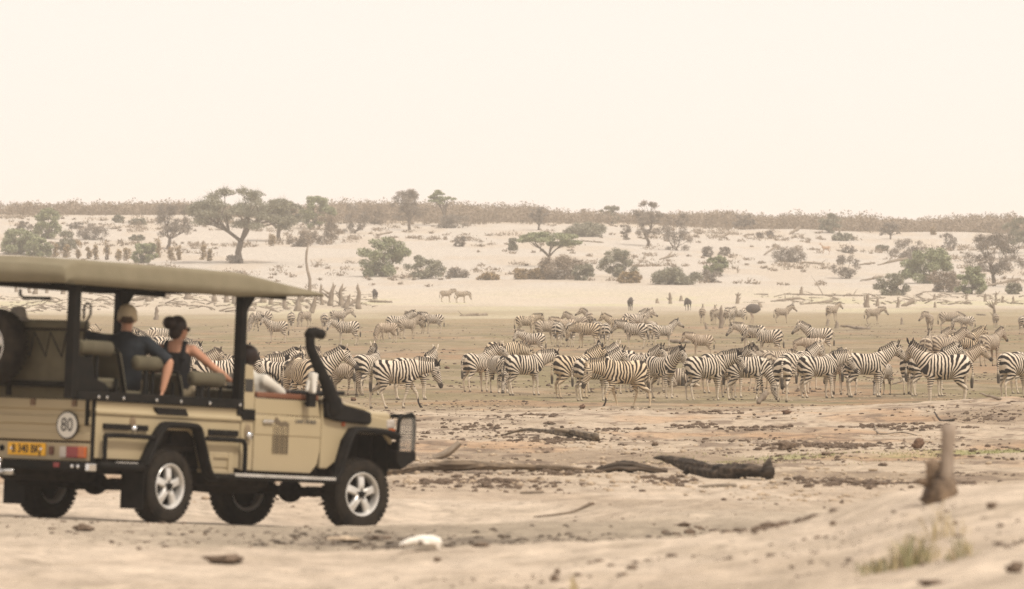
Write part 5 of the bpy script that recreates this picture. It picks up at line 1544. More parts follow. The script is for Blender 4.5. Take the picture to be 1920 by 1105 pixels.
def np_obj(name, vlist, mt, parent=None, tri=3):
    V = np.concatenate(vlist) if vlist else np.zeros((0, 3))
    n = len(V) // tri
    me = bpy.data.meshes.new(name)
    me.vertices.add(len(V)); me.vertices.foreach_set('co', V.ravel())
    me.loops.add(n * tri); me.loops.foreach_set('vertex_index', np.arange(n * tri))
    me.polygons.add(n); me.polygons.foreach_set('loop_start', np.arange(0, n * tri, tri)); me.polygons.foreach_set('loop_total', np.full(n, tri))
    me.update(); me.materials.append(mt)
    o = bpy.data.objects.new(name, me); COL.objects.link(o)
    if parent is not None: o.parent = parent
    return o

def plant(px, py, wpx, toppx, kind, label, name=None, lean=0.0, dmin=640, seed=0, bare=None, cat=None, group=None, dense=1.0):
    gpt = gp(px, py, dmin)
    sc = F / gpt.y
    W = wpx / sc; Hh = (py - toppx) / sc
    g = np.random.default_rng(int(px * 7 + py * 13 + seed)); rnd = random.Random(int(px * 3 + py + seed))
    K = dict(
        umbrella=dict(z=(.62, 1.0), n=26, leaf=L_green, bark=B_bark, th=.045, flat=.30, dens=1.1, shape='flat'),
        acacia=dict(z=(.45, 1.0), n=54, leaf=L_olive, bark=B_bark, th=.045, flat=.35, dens=1.2, shape='flat'),
        thorn=dict(z=(.28, 1.0), n=40, leaf=L_grey, bark=B_bark, th=.035, flat=.6, dens=.8, shape='round'),
        green=dict(z=(.10, 1.0), n=34, leaf=L_green, bark=B_bark, th=.03, flat=.75, dens=1.5, shape='round'),
        bush=dict(z=(.05, 1.0), n=30, leaf=L_olive, bark=B_bark, th=.022, flat=.75, dens=1.2, shape='bush'),
        grey=dict(z=(.05, 1.0), n=26, leaf=L_grey, bark=B_bark, th=.022, flat=.75, dens=.8, shape='bush'),
        dry=dict(z=(.02, 1.0), n=22, leaf=L_dry, bark=B_pale, th=.015, flat=.8, dens=1.2, shape='bush'),
        brown=dict(z=(.03, 1.0), n=26, leaf=L_brown, bark=B_bark, th=.02, flat=.8, dens=1.1, shape='bush'),
        upright=dict(z=(.1, 1.0), n=14, leaf=L_dry, bark=B_bark, th=.02, flat=1.4, dens=.45, shape='col'),
        bare=dict(z=(.3, 1.0), n=22, leaf=L_grey, bark=B_pale, th=.035, flat=.8, dens=.12, shape='round'),
    )[kind]
    nm = name or dict(umbrella='acacia_tree', acacia='acacia_tree', thorn='thorn_tree', green='green_tree', bush='thorn_bush', grey='thorn_bush', dry='dry_bush', brown='brown_bush', upright='upright_shrub', bare='bare_tree')[kind]
    root = empty(nm, gpt - Vector((0, 0, .1)), label, cat or ('tree' if nm.endswith('tree') else 'bush'), group)
    bk = MB(); LV = []
    n = K['n']
    th = K['th'] * Hh * (1.0 if Hh > 4 else 1.3)
    fork_h = Hh * {'flat': .30, 'round': .22, 'bush': .04, 'col': .1}[K['shape']]
    leanv = Vector((lean * Hh, 0, 0))
    trunk = [Vector((0, 0, -.15)), Vector((rnd.uniform(-.03, .03) * Hh, 0, fork_h * .5)) + leanv * .2, Vector((rnd.uniform(-.04, .04) * Hh, rnd.uniform(-.03, .03) * Hh, fork_h)) + leanv * .4]
    if K['shape'] in ('flat', 'round'):
        tube(bk, trunk, [th * 1.3, th, th * .9], n=7, wob=.08)
    limbs = []
    nl = 5 if K['shape'] in ('flat', 'round') else 8
    for k in range(nl):
        a = 2 * PI * k / nl + rnd.uniform(-.4, .4)
        r_ = W * .5 * rnd.uniform(.3, .65)
        e = Vector((math.cos(a) * r_, math.sin(a) * r_ * .8, Hh * (K['z'][0] + rnd.uniform(.05, .35) * (K['z'][1] - K['z'][0])))) + leanv * .8
        s0 = trunk[-1] if K['shape'] in ('flat', 'round') else Vector((rnd.uniform(-.1, .1) * W, rnd.uniform(-.1, .1) * W, -.05))
        mid = s0.lerp(e, .5) + Vector((rnd.uniform(-.06, .06) * Hh, rnd.uniform(-.05, .05) * Hh, .02 * Hh))
        pts = arc_pts([s0, mid, e], 3)
        tube(bk, pts, [th * (.62 - .34 * i / (len(pts) - 1)) for i in range(len(pts))], n=5, wob=.1)
        limbs.append((pts, e))
    for k in range(n):
        a = rnd.uniform(0, 2 * PI); rr = math.sqrt(rnd.random())
        zt = rnd.random()
        if K['shape'] == 'flat':
            zz = K['z'][0] + (K['z'][1] - K['z'][0]) * (zt ** .6) * (1 - .45 * rr * rr)
            x_, y_ = math.cos(a) * rr * W * .5, math.sin(a) * rr * W * .42
        elif K['shape'] == 'col':
            zz = K['z'][0] + (1 - K['z'][0]) * zt * .93; x_, y_ = math.cos(a) * rr * W * .38, math.sin(a) * rr * W * .38
        else:
            zz = K['z'][0] + (K['z'][1] - K['z'][0]) * zt * .93
            prof = math.sqrt(max(.05, 1 - (max(0, (zz - .45) / .58)) ** 2)) * (.70 + .3 * min(1, zz / .35))
            x_, y_ = math.cos(a) * rr * W * .5 * prof, math.sin(a) * rr * W * .42 * prof
        c = Vector((x_, y_, zz * Hh)) + leanv
        # nearest limb end
        pts, e = min(limbs, key=lambda q: (q[1] - c).length)
        s0 = pts[-1] if rnd.random() < .6 else pts[len(pts) // 2]
        mid = s0.lerp(c, .5) + Vector((rnd.uniform(-.05, .05) * W, rnd.uniform(-.05, .05) * W, rnd.uniform(-.03, .05) * Hh))
        tube(bk, [s0, mid, c], [th * .24, th * .15, th * .06], n=4, cap=False, wob=.1)
        cs = max(W / math.sqrt(n) * .50, .20)
        ls = .13
        nlv = int((22 + 70 * (cs ** 2) / .25) * K['dens'] * dense * (0.5 if kind == 'bare' else 1))
        nlv = min(int(nlv * 2.0), 380)
        if kind in ('thorn', 'grey', 'bare', 'brown', 'acacia', 'bush'):
            # twigs: thin slivers fanning out from the clump
            nt_ = int(nlv * .35)
            D = g.normal(size=(nt_, 3)); D[:, 2] = np.abs(D[:, 2]) * .8 + .1; D /= np.linalg.norm(D, axis=1)[:, None]
            Ls = cs * (1.0 + 1.0 * g.random((nt_, 1)))
            P0 = np.array(c[:]) + g.normal(size=(nt_, 3)) * cs * .25
            S = np.cross(D, g.normal(size=(nt_, 3))); S /= np.linalg.norm(S, axis=1)[:, None] + 1e-9
            LV.append(np.stack([P0 + S * .018, P0 - S * .018, P0 + D * Ls * (K['flat'] * .5 + .5)], 1).reshape(-1, 3))
            nlv = int(nlv * .75)
        leaves(LV, None, c[:], nlv, (cs * .95, cs * .95, cs * .95 * K['flat']), ls * (1.0 if kind not in ('thorn', 'grey', 'brown') else .8), g)
    bk.obj('trunk' if K['shape'] in ('flat', 'round') else 'stems', K['bark'], root)
    np_obj('crown' if K['shape'] in ('flat', 'round') else 'foliage', LV, K['leaf'], root)
    return root

PL = [
 # px, base y, width, top y, kind, label
 (225, 392, 56, 352, 'umbrella', 'small flat topped acacia alone on the skyline above the canopy'),
 (90, 448, 66, 388, 'green', 'green tree behind the low bushes at the far left'),
 (38, 478, 84, 430, 'green', 'low wide green bush just above the canopy at the far left'),
 (72, 482, 52, 446, 'green', 'yellow green bush beside the wide low one at the far left'),
 (172, 450, 58, 420, 'grey', 'grey leafless thicket right of the far left green tree'),
 (143, 430, 28, 416, 'grey', 'small grey shrub high on the slope right of the green tree'),
 (45, 436, 34, 414, 'grey', 'dark scrub left of the far left green tree'),
 (122, 470, 44, 432, 'bush', 'olive bush at the foot of the far left green tree'),
 (313, 467, 84, 378, 'thorn', 'pale trunked thorn tree leaning right between the skyline acacia and the big acacia'),
 (450, 493, 196, 355, 'acacia', 'biggest acacia with broad layered crown above the canopy'),
 (524, 452, 84, 372, 'acacia', 'smaller dark acacia overlapping the right side of the biggest one'),
 (272, 494, 50, 455, 'green', 'low green bush directly above the canopy'),
 (258, 452, 30, 441, 'bush', 'low olive shrub on the slope left of the leaning thorn tree'),
 (440, 494, 34, 478, 'grey', 'dark shrub at the foot of the biggest acacia'),
 (222, 418, 20, 402, 'bush', 'tiny round olive shrub below the skyline acacia'),
 (258, 422, 34, 410, 'bush', 'flat olive shrub right of the tiny round one'),
 (598, 430, 66, 366, 'green', 'bright green crowned tree right of the biggest acacia'),
 (612, 457, 58, 404, 'brown', 'brown tangled bush under the bright green crown'),
 (566, 463, 50, 428, 'brown', 'brown bush left of the tangled one'),
 (664, 438, 46, 378, 'grey', 'grey upright thorn shrub right of the bright green tree'),
 (512, 462, 18, 440, 'upright', 'stubby shrub on the sand right of the biggest acacia trunk'),
 (768, 432, 74, 354, 'thorn', 'leafless spreading thorn tree on the skyline in the centre left'),
 (836, 424, 48, 355, 'umbrella', 'thin leaning tree with tufted top on the skyline'),
 (848, 428, 66, 402, 'grey', 'tangled brush at the foot of the thin leaning tree'),
 (890, 415, 36, 380, 'bush', 'small scrub tree right of the thin leaning tree'),
 (718, 519, 96, 446, 'green', 'large green bush in two lobes on the beach of white sand'),
 (797, 523, 70, 480, 'bush', 'dark green bush touching the large two lobed one'),
 (856, 521, 50, 503, 'grey', 'low grey bush right of the dark green one'),
 (862, 463, 26, 441, 'grey', 'small open shrub alone on the white slope'),
 (918, 525, 42, 511, 'dry', 'dry grass clump on the beach right of the low grey bush'),
 (563, 402, 34, 354, 'bare', 'pale bare tree on the skyline behind the green crown'),
 (1028, 500, 104, 434, 'umbrella', 'light green umbrella acacia in the middle of the slope'),
 (1050, 524, 92, 480, 'brown', 'reddish brown bush below the umbrella acacia'),
 (1096, 526, 44, 494, 'bush', 'olive bush at the right foot of the umbrella acacia'),
 (984, 524, 50, 502, 'dry', 'straw coloured clump left below the umbrella acacia'),
 (1020, 524, 46, 502, 'dry', 'straw coloured clump right below the umbrella acacia'),
 (1161, 520, 70, 464, 'bush', 'round olive green bush right of the umbrella acacia'),
 (1182, 531, 44, 510, 'dry', 'dry grass at the foot of the round olive green bush'),
 (1265, 534, 92, 504, 'bush', 'long low bush right of the round olive green one'),
 (1342, 517, 46, 478, 'green', 'small green bush with bare roots at the right of the long low bush'),
 (1332, 530, 44, 505, 'grey', 'grey bush in front of the small green one'),
 (1326, 482, 26, 461, 'grey', 'left of two small shrubs on the open slope'),
 (1358, 480, 24, 461, 'grey', 'right of two small shrubs on the open slope'),
 (1214, 462, 62, 374, 'thorn', 'tall thorn tree with flat top in the centre right'),
 (1268, 470, 60, 398, 'grey', 'round dense thorn bush beside the tall flat topped tree'),
 (1100, 444, 76, 420, 'bush', 'dark low scrub above the umbrella acacia'),
 (1144, 420, 40, 384, 'bush', 'round dark tree on the skyline right of centre'),
 (1010, 432, 42, 386, 'thorn', 'multi stemmed thorn tree left above the umbrella acacia'),
 (962, 470, 18, 446, 'bush', 'small dark shrub left of the umbrella acacia'),
 (1172, 450, 24, 418, 'grey', 'thin upright shrub left of the tall flat topped tree'),
 (1324, 425, 36, 393, 'thorn', 'bushy thorn tree on the ridge right of centre'),
 (1396, 431, 42, 402, 'thorn', 'dark ridge shrub further right of the bushy thorn tree'),
 (1555, 437, 38, 398, 'bush', 'dark round tree on the ridge at the right'),
 (1574, 437, 20, 399, 'bare', 'white bare snag tree in front of the dark round tree'),
 (1670, 449, 40, 414, 'thorn', 'small trunked thorn tree just below the ridge at the right'),
 (1478, 492, 64, 468, 'grey', 'low tangled thorn with dead boughs on the right slope'),
 (1585, 523, 54, 478, 'grey', 'rounded grey bush low on the right slope'),
 (1698, 490, 64, 448, 'grey', 'grey bush leaning over fallen boughs on the right slope'),
 (1742, 532, 104, 468, 'green', 'wide green bush low on the right slope'),
 (1822, 552, 62, 499, 'green', 'small yellow green tree at the foot of the right slope'),
 (1672, 554, 62, 513, 'bush', 'open olive bush at the foot of the right slope'),
 (1768, 548, 66, 508, 'brown', 'brown bush between the wide green and the yellow green one'),
 (1864, 537, 116, 436, 'thorn', 'tall pale trunked thorn tree at the right edge of the slope'),
 (1806, 412, 40, 364, 'bare', 'bare branching tree rising over the skyline at the right'),
 (1784, 412, 30, 374, 'bare', 'faint bare tree left of the tallest skyline bare tree'),
 (1777, 468, 34, 436, 'grey', 'spiky grey shrub above the wide green bush'),
 (1655, 471, 26, 460, 'bush', 'low dark green shrub on the open right slope'),
 (1580, 452, 40, 438, 'bush', 'low olive scrub below the white snag tree'),
 (1592, 475, 26, 462, 'grey', 'small shrub beside the standing antelope'),
 (1902, 475, 56, 408, 'bush', 'dense dark bush at the right edge of the photo'),
 (1900, 552, 34, 530, 'bush', 'pale low bush on the beach at the right edge'),
 (1750, 441, 14, 428, 'upright', 'tiny upright shrub on the ridge above the wide green bush'),
 (1424, 447, 14, 436, 'grey', 'tiny shrub left of the fallen snag on the ridge'),
 (1444, 444, 16, 432, 'grey', 'tiny twiggy shrub right below the ridge snag'),
 (1604, 425, 50, 396, 'brown', 'brown ridge bush left of the small trunked thorn tree'),
 (1838, 428, 60, 396, 'brown', 'dense brown brush on the ridge near the bare skyline tree'),
 (700, 420, 60, 384, 'brown', 'brown ridge brush left of the leafless spreading tree'),
]
for i, t_ in enumerate(PL):
    plant(*t_[:6], lean={836: -.12, 313: .12}.get(t_[0], 0), seed=i)
GU = 'row of upright brown shrubs above the canopy'
for i, (px, py, w_, h_) in enumerate([(103, 482, 14, 30), (124, 484, 12, 28), (148, 486, 16, 36), (166, 486, 9, 24), (179, 488, 14, 32), (200, 488, 14, 38), (222, 490, 12, 30), (238, 486, 16, 26), (296, 480, 12, 34), (322, 489, 15, 30), (335, 488, 10, 28), (381, 488, 11, 28), (393, 490, 8, 26)]):
    lb = ['first of the upright brown shrubs from the left edge', 'second upright brown shrub from the left edge', 'tall brown shrub in the left half of the upright row', 'narrowest upright brown shrub in the left half of the row', 'upright brown shrub just right of the narrowest one', 'tallest upright brown shrub in the row',
          'slim brown shrub right of the tallest in the row', 'short wide brown shrub at the end of the close row', 'brown shrub right of the low green bush over the canopy', 'left shrub of the pair under the leaning thorn tree', 'right shrub of the pair under the leaning thorn tree', 'left shrub of the isolated pair near the biggest acacia', 'right shrub of the isolated pair near the biggest acacia'][i]
    plant(px, py, w_, py - h_, 'upright', lb, seed=i, group=GU)

# ridge scrub: one mass nobody could count
g = np.random.default_rng(55); LV = []; bk = []
N = 3800
for i in range(N):
    y_ = 1195 + 175 * g.random() ** .75; x_ = (g.random() * 2 - 1) * .13 * y_
    z_ = gz(x_, y_)
    hh = (1.6 + 1.2 * g.random() + .7 * g.random() ** 5) * (0.5 + 1.15 * float(fbm(np.array([x_ / 14]), np.array([3.0]), 3, 71)[0])); w_ = hh * (.5 + .4 * g.random())
    nl = int(34 * hh)
    P = g.normal(size=(nl, 3)); P /= np.linalg.norm(P, axis=1)[:, None]; P = P * (g.random((nl, 1)) ** .45) * np.array([w_ * .75, w_ * .75, hh * .42]) + np.array([x_, y_, z_ + hh * .55])
    D = g.normal(size=(nl, 3)); D[:, 2] = D[:, 2] * .7 + .25; D /= np.linalg.norm(D, axis=1)[:, None]
    S = np.cross(D, g.normal(size=(nl, 3))); S /= np.linalg.norm(S, axis=1)[:, None]
    s = .15 + .15 * g.random((nl, 1))
    LV.append(np.stack([P + S * s * .5, P - S * s * .5, P + D * s * 1.7], 1).reshape(-1, 3))
    nst = 4
    P0 = np.array([x_, y_, z_ - .1]) + g.normal(size=(nst, 3)) * np.array([.15, .15, 0]); D = g.normal(size=(nst, 3)) * np.array([.35, .35, .1]) + np.array([0, 0, 1])
    bk.append(np.stack([P0 + [.05, 0, 0], P0 - [.05, 0, 0], P0 + D * hh * .8], 1).reshape(-1, 3))
tag(np_obj('ridge_scrub', LV + bk, L_brown), 'low brown thorn scrub along the whole ridge', 'scrub', kind='stuff')

# small dry tufts and litter on the slope (stuff)
g = np.random.default_rng(56); LV = []
for i in range(1700):
    y_ = 880 + 350 * g.random() ** .8; x_ = (g.random() * 2 - 1) * .078 * y_
    if fbm(np.array([x_ / 16]), np.array([y_ / 40]), 3, 72)[0] < .46: continue
    z_ = gz(x_, y_); w_ = .3 + 1.3 * g.random() ** 3; nl = int(14 + 40 * w_)
    P = g.normal(size=(nl, 3)) * np.array([w_ * .5, w_ * .5, w_ * .18]) + np.array([x_, y_, z_ + w_ * .15])
    D = g.normal(size=(nl, 3)); D[:, 2] = np.abs(D[:, 2]) + .4; D /= np.linalg.norm(D, axis=1)[:, None]
    S = np.cross(D, g.normal(size=(nl, 3))); S /= np.linalg.norm(S, axis=1)[:, None]
    s = .10 + .10 * g.random((nl, 1))
    LV.append(np.stack([P + S * s * .5, P - S * s * .5, P + D * s * 2], 1).reshape(-1, 3))
tag(np_obj('dry_tufts', LV, L_brown), 'dry tufts and litter over the sandy slope', 'dry tufts', kind='stuff')

# ------------------------------------------------------------------ DEAD WOOD
def stump(px, py, hpx, wpx, label, lean=0, forks=2, name='tree_stump', group=None, dmin=150, mt=None, cat='stump'):
    p0 = gp(px, py, dmin); sc = F / p0.y; Hh = hpx / sc; w_ = wpx / sc / 2
    rnd = random.Random(int(px * 11 + py)); m = MB()
    P = []; x_ = 0
    for i in range(7):
        t = i / 6; P.append(Vector((lean * Hh * t + rnd.uniform(-.05, .05) * Hh * (t > 0), rnd.uniform(-.04, .04) * Hh, -.12 + (Hh + .12) * t)))
    tube(m, P, [w_ * (1.35 - .85 * (i / 6)) * rnd.uniform(.85, 1.12) for i in range(6)] + [w_ * .16], n=8, wob=.16)
    for k in range(forks):
        b = P[rnd.choice((2, 3, 4))]; sg = rnd.choice((-1, 1)); L = Hh * rnd.uniform(.25, .5)
        e = b + Vector((sg * L * rnd.uniform(.5, .9), rnd.uniform(-.3, .3) * L, L * rnd.uniform(.5, .9)))
        tube(m, [b, b.lerp(e, .5) + Vector((0, 0, -.04 * L)), e], [w_ * .6, w_ * .4, w_ * .1], n=6, wob=.15)
    o = m.obj(name, mt or B_dead); o.location = p0
    return tag(o, label, cat, group)
def log(px0, py0, px1, py1, rpx, label, name='fallen_log', mt=None, rise=0.0, taper=.55, d0=None, wob=.14, sag=0, branches=0, dmin=60, group=None, cat='log', lift0=0, lift1=0, seg=9, kink=.05):
    if d0 is None:
        ga, gb = gp(px0, py0, dmin), gp(px1, py1, dmin); sc0 = F / min(ga.y, gb.y); L0 = abs(px1 - px0) / sc0
        near_a = ga.y <= gb.y; n_, f_ = (ga, gb) if near_a else (gb, ga)
        dd = min(f_.y - n_.y, L0 * .9); fx = px1 if near_a else px0; fpy = py1 if near_a else py0
        fp = Vector(((fx - 960) / F * (n_.y + dd), n_.y + dd, 0)); zg = gz(fp.x, fp.y); fp.z = max(zg, CZ + (HY - fpy) * fp.y / F); up_ = fp.z - zg; fp.z = zg
        if near_a: a, b = n_, fp; lift0, lift1 = 0, up_ * F / n_.y
        else: a, b = fp, n_; lift0, lift1 = up_ * F / n_.y, 0
    if d0 is not None:
        def at_(px_, py_, d_): return Vector(((px_ - 960) / F * d_, d_, gz((px_ - 960) / F * d_, d_)))
        a = at_(px0, py0, d0); b = at_(px1, py1, d0)
    dist = (a.y + b.y) / 2; sc = F / dist; r_ = rpx / sc
    rnd = random.Random(int(px0 * 5 + py1)); m = MB(); P = []
    L = (b - a).length
    for i in range(seg):
        t = i / (seg - 1); p = a.lerp(b, t); base = gz(p.x, p.y)
        z_ = base + r_ * .35 + (lift0 * (1 - t) + lift1 * t) / sc + sag / sc * math.sin(t * PI)
        p = Vector((p.x, p.y + rnd.uniform(-1, 1) * kink * L * .4, z_ + rnd.uniform(-1, 1) * r_ * .3)); P.append(p)
    o0 = P[0].copy(); P = [q - o0 for q in P]
    tube(m, P, [r_ * (.75 + .35 * math.sin(min(1, i / 2) * PI / 2) - (1 - taper) * .8 * (1 - i / (seg - 1))) * rnd.uniform(.85, 1.15) for i in range(seg)], n=12, wob=wob)
    for k in range(branches):
        i = rnd.randrange(1, seg - 1); q = P[i]; l_ = L * rnd.uniform(.12, .28); e = q + Vector((rnd.uniform(-1, 1) * l_, rnd.uniform(-.4, .4) * l_, rnd.uniform(.2, .9) * l_))
        tube(m, [q, q.lerp(e, .5) + Vector((0, 0, .05 * l_)), e], [r_ * .4, r_ * .25, r_ * .06], n=6, wob=.15)
    o = m.obj(name, mt or B_dead); o.location = o0
    return tag(o, label, cat, group)

# flooded-forest stumps along the far shore
ST = [
 (578, 556, 100, 6, 0, 0, 'tall thin dead pole rising over the canopy tip'),
 (604, 572, 40, 6, -.05, 1, 'slim stump left in the cluster beyond the snorkel'),
 (620, 574, 44, 10, .12, 3, 'forked stump in the middle of the cluster beyond the snorkel'),
 (638, 574, 42, 9, .08, 3, 'stump with antler like prongs right in the cluster'),
 (648, 578, 26, 9, .3, 2, 'short leaning stump at the right of the cluster'),
 (673, 580, 48, 9, -.02, 0, 'single pointed stump right of the stump cluster'),
 (558, 584, 36, 12, .1, 4, 'tangled stump behind the grazing grey zebra'),
 (583, 588, 40, 8, .25, 3, 'branchy stump left of the forked one'),
 (534, 578, 30, 7, -.1, 1, 'low stump right of the front canopy pillar'),
 (508, 572, 26, 8, .05, 1, 'squat stump left of the low one'),
 (493, 568, 24, 12, 0, 2, 'thick stump beside the front canopy pillar'),
 (440, 570, 28, 11, 0, 2, 'thick stump left of the front canopy pillar'),
 (424, 566, 30, 9, .08, 2, 'ragged stump seen through the open side above the woman'),
 (402, 566, 26, 8, -.06, 1, 'narrow stump above the woman, left of the ragged one'),
 (352, 562, 26, 11, .02, 1, 'square stump above the woman\'s hair'),
 (312, 560, 28, 8, -.05, 2, 'stump above the fallen bough right of the cap'),
 (278, 566, 30, 9, 0, 1, 'pale stump crossing the fallen bough'),
 (293, 600, 26, 9, .05, 0, 'lone upright stump between cap and bun'),
 (232, 552, 24, 6, .1, 2, 'thin stump right of the far canopy pillar'),
 (170, 552, 24, 7, 0, 2, 'thin stump left of the far canopy pillar'),
 (118, 552, 22, 7, -.1, 2, 'stump left of the near rear pillar'),
 (88, 550, 18, 6, .1, 1, 'thin stump second from the left edge'),
 (66, 552, 26, 8, .15, 3, 'branchy stump above the canvas wall'),
 (56, 550, 22, 6, -.2, 2, 'leaning stump at the far left above the canvas wall'),
 (30, 548, 14, 6, 0, 1, 'tiny stump near the left edge'),
 (1256, 570, 22, 6, 0, 2, 'thin post left of the lone wildebeest pair on the right'),
 (1232, 569, 10, 6, 0, 0, 'tiny post left of the thin post'),
 (1277, 565, 11, 7, 0, 0, 'short cone shaped stump by the wildebeest'),
 (1382, 570, 22, 7, .1, 3, 'small branching stub above the ostrich'),
 (1424, 577, 10, 9, .1, 2, 'low stub between ostrich and lone far zebra'),
 (1352, 616, 44, 8, .0, 2, 'dark upright stump inside the far zebra huddle'),
 (1326, 618, 14, 5, -.3, 0, 'small leaning stick in front of the far zebra huddle'),
 (1569, 616, 15, 8, 0, 0, 'short stump right below the far zebra with raised head'),
 (1552, 612, 14, 7, 0, 0, 'short stump at the feet of the far zebra with raised head'),
 (1621, 577, 24, 4, .02, 0, 'thin post beside the blunt post on the right shore'),
 (1626, 577, 26, 8, 0, 0, 'blunt thick post on the right shore'),
 (1644, 575, 16, 7, .15, 3, 'forked low stump right of the blunt post'),
 (1684, 577, 20, 6, -.02, 1, 'post left of the slanting log on the right shore'),
 (1691, 609, 14, 5, 0, 0, 'small post right of the nosing far zebra'),
 (1751, 563, 12, 6, .1, 1, 'stump on the beach right of the slanting log'),
 (1753, 577, 11, 5, 0, 0, 'small stub just below the beach stump'),
 (1847, 566, 16, 6, .05, 0, 'leaning post on the right beach'),
 (1812, 562, 12, 5, 0, 2, 'twiggy stub below the yellow green tree'),
 (1867, 606, 42, 6, -.15, 4, 'forked dead branch rising behind the small far zebra'),
 (1866, 572, 26, 5, .05, 2, 'second forked branch higher up at the right'),
 (1880, 568, 13, 5, 0, 1, 'short stake near the right edge of the shore'),
 (1900, 567, 12, 5, 0, 0, 'last short stake at the right edge of the shore'),
 (1326, 424, 14, 4, .3, 1, 'small dead stump on the ridge right of centre'),
 (1383, 512, 14, 3, .05, 1, 'small stake on the dune right of the green rooted bush'),
 (1502, 551, 14, 6, .1, 2, 'twiggy stub on the white beach'),
]
for (px, py, h_, w_, le, fk, lb) in ST:
    stump(px, py, h_, w_, lb, le, fk, group='dead stumps along the far shore')
# long fallen boughs on the shore and dune
FL = [
 (245, 566, 322, 546, 7, 'long fallen bough rising to the right above the cap', .35), (640, 578, 668, 566, 4, 'bough slanting up right of the stump cluster', .3),
 (440, 574, 480, 572, 4, 'log lying behind the front canopy pillar', .5), (862, 593, 912, 592, 3, 'flat log on the pale patch right of the huddle', .5), (690, 566, 734, 568, 2.5, 'thin log left of the huddle', .5),
 (1445, 566, 1500, 560, 2.5, 'grey log on the white beach left of the raised head zebra', .5), (1470, 553, 1618, 556, 2.2, 'long pale branch along the white beach', .5), (1500, 572, 1560, 566, 2.2, 'thin driftwood below the long pale branch', .4),
 (1690, 576, 1713, 566, 4, 'slanting log beside the post on the right shore', .4), (1254, 640, 1292, 644, 4, 'log behind the young zebra at the right of the central group', .6),
 (1420, 758, 1438, 738, 5, 'pale stake slanting up under the grazing arched neck', .8), (1836, 738, 1876, 750, 2.6, 'thin branch on the ground left of the edge rump', .4), (1672, 722, 1694, 714, 2, 'thin stick right of the side-on zebra legs', .4),
 (1612, 528, 1655, 520, 2.4, 'dark fallen bough on the right dune slope', .4), (1645, 498, 1700, 486, 2.5, 'fallen bough under the grey leaning bush', .4), (1432, 480, 1456, 462, 2, 'crooked bough left of the tangled thorn', .5), (1480, 440, 1500, 428, 3, 'dead snag lying on the ridge slope', .5),
 (1236, 488, 1262, 480, 2.2, 'snag on the dune below the round thorn bush', .5), (1500, 492, 1545, 496, 2, 'long bough right of the tangled thorn', .5), (1604, 498, 1640, 494, 1.8, 'thin bough above the rounded grey bush', .5), (1840, 540, 1912, 524, 2.4, 'fallen bough at the foot of the tall pale thorn tree', .4),
 (1352, 448, 1368, 436, 2.2, 'small snag on the slope right of the round thorn bush', .5), (355, 462, 372, 456, 2.4, 'crooked dead bough left of the biggest acacia', .5), (560, 452, 594, 444, 2, 'dead bough in front of the brown bushes', .4), (705, 442, 735, 436, 1.6, 'thin bough below the skyline thorn tree', .5), (1086, 452, 1130, 456, 1.8, 'thin bough below the dark low scrub', .5),
 (1576, 612, 1630, 618, 3, 'flat log in front of the nosing far zebra', .6), (1830, 590, 1848, 592, 2, 'small log between the far foal and the forked branch', .5),
]
for (a0, b0, a1, b1, r_, lb, tp) in FL:
    log(a0, b0, a1, b1, r_, lb, taper=tp, dmin=150, branches=2 if abs(a1 - a0) > 30 else 1, name='fallen_bough', cat='fallen bough', group='fallen boughs on shore and dune', lift1=0)
# tangle of driftwood at the left shore: litter
g = np.random.default_rng(66)
m = MB()
for i in range(520):
    px = g.uniform(-20, 700); py = 556 + 26 * g.random() + 6 * math.sin(px / 60)
    if g.random() < .25: px = g.uniform(1420, 1920); py = g.uniform(552, 572)
    p = gp(px, py, 400); L = .35 + 1.7 * g.random() ** 2; a = g.normal() * .5 + (PI if g.random() < .5 else 0); el = abs(g.normal()) * .22
    e = p + Vector((math.cos(a) * L, math.sin(a) * L, math.sin(el) * L)); r_ = .03 + .06 * g.random()
    tube(m, [p + Vector((0, 0, .04)), p.lerp(e, .5) + Vector((0, 0, .10 * L * g.random())), e], [r_, r_ * .8, r_ * .3], n=4, wob=.2)
tag(m.obj('driftwood_litter', B_dead), 'tangled pale driftwood litter along the far shore', 'driftwood', kind='stuff')
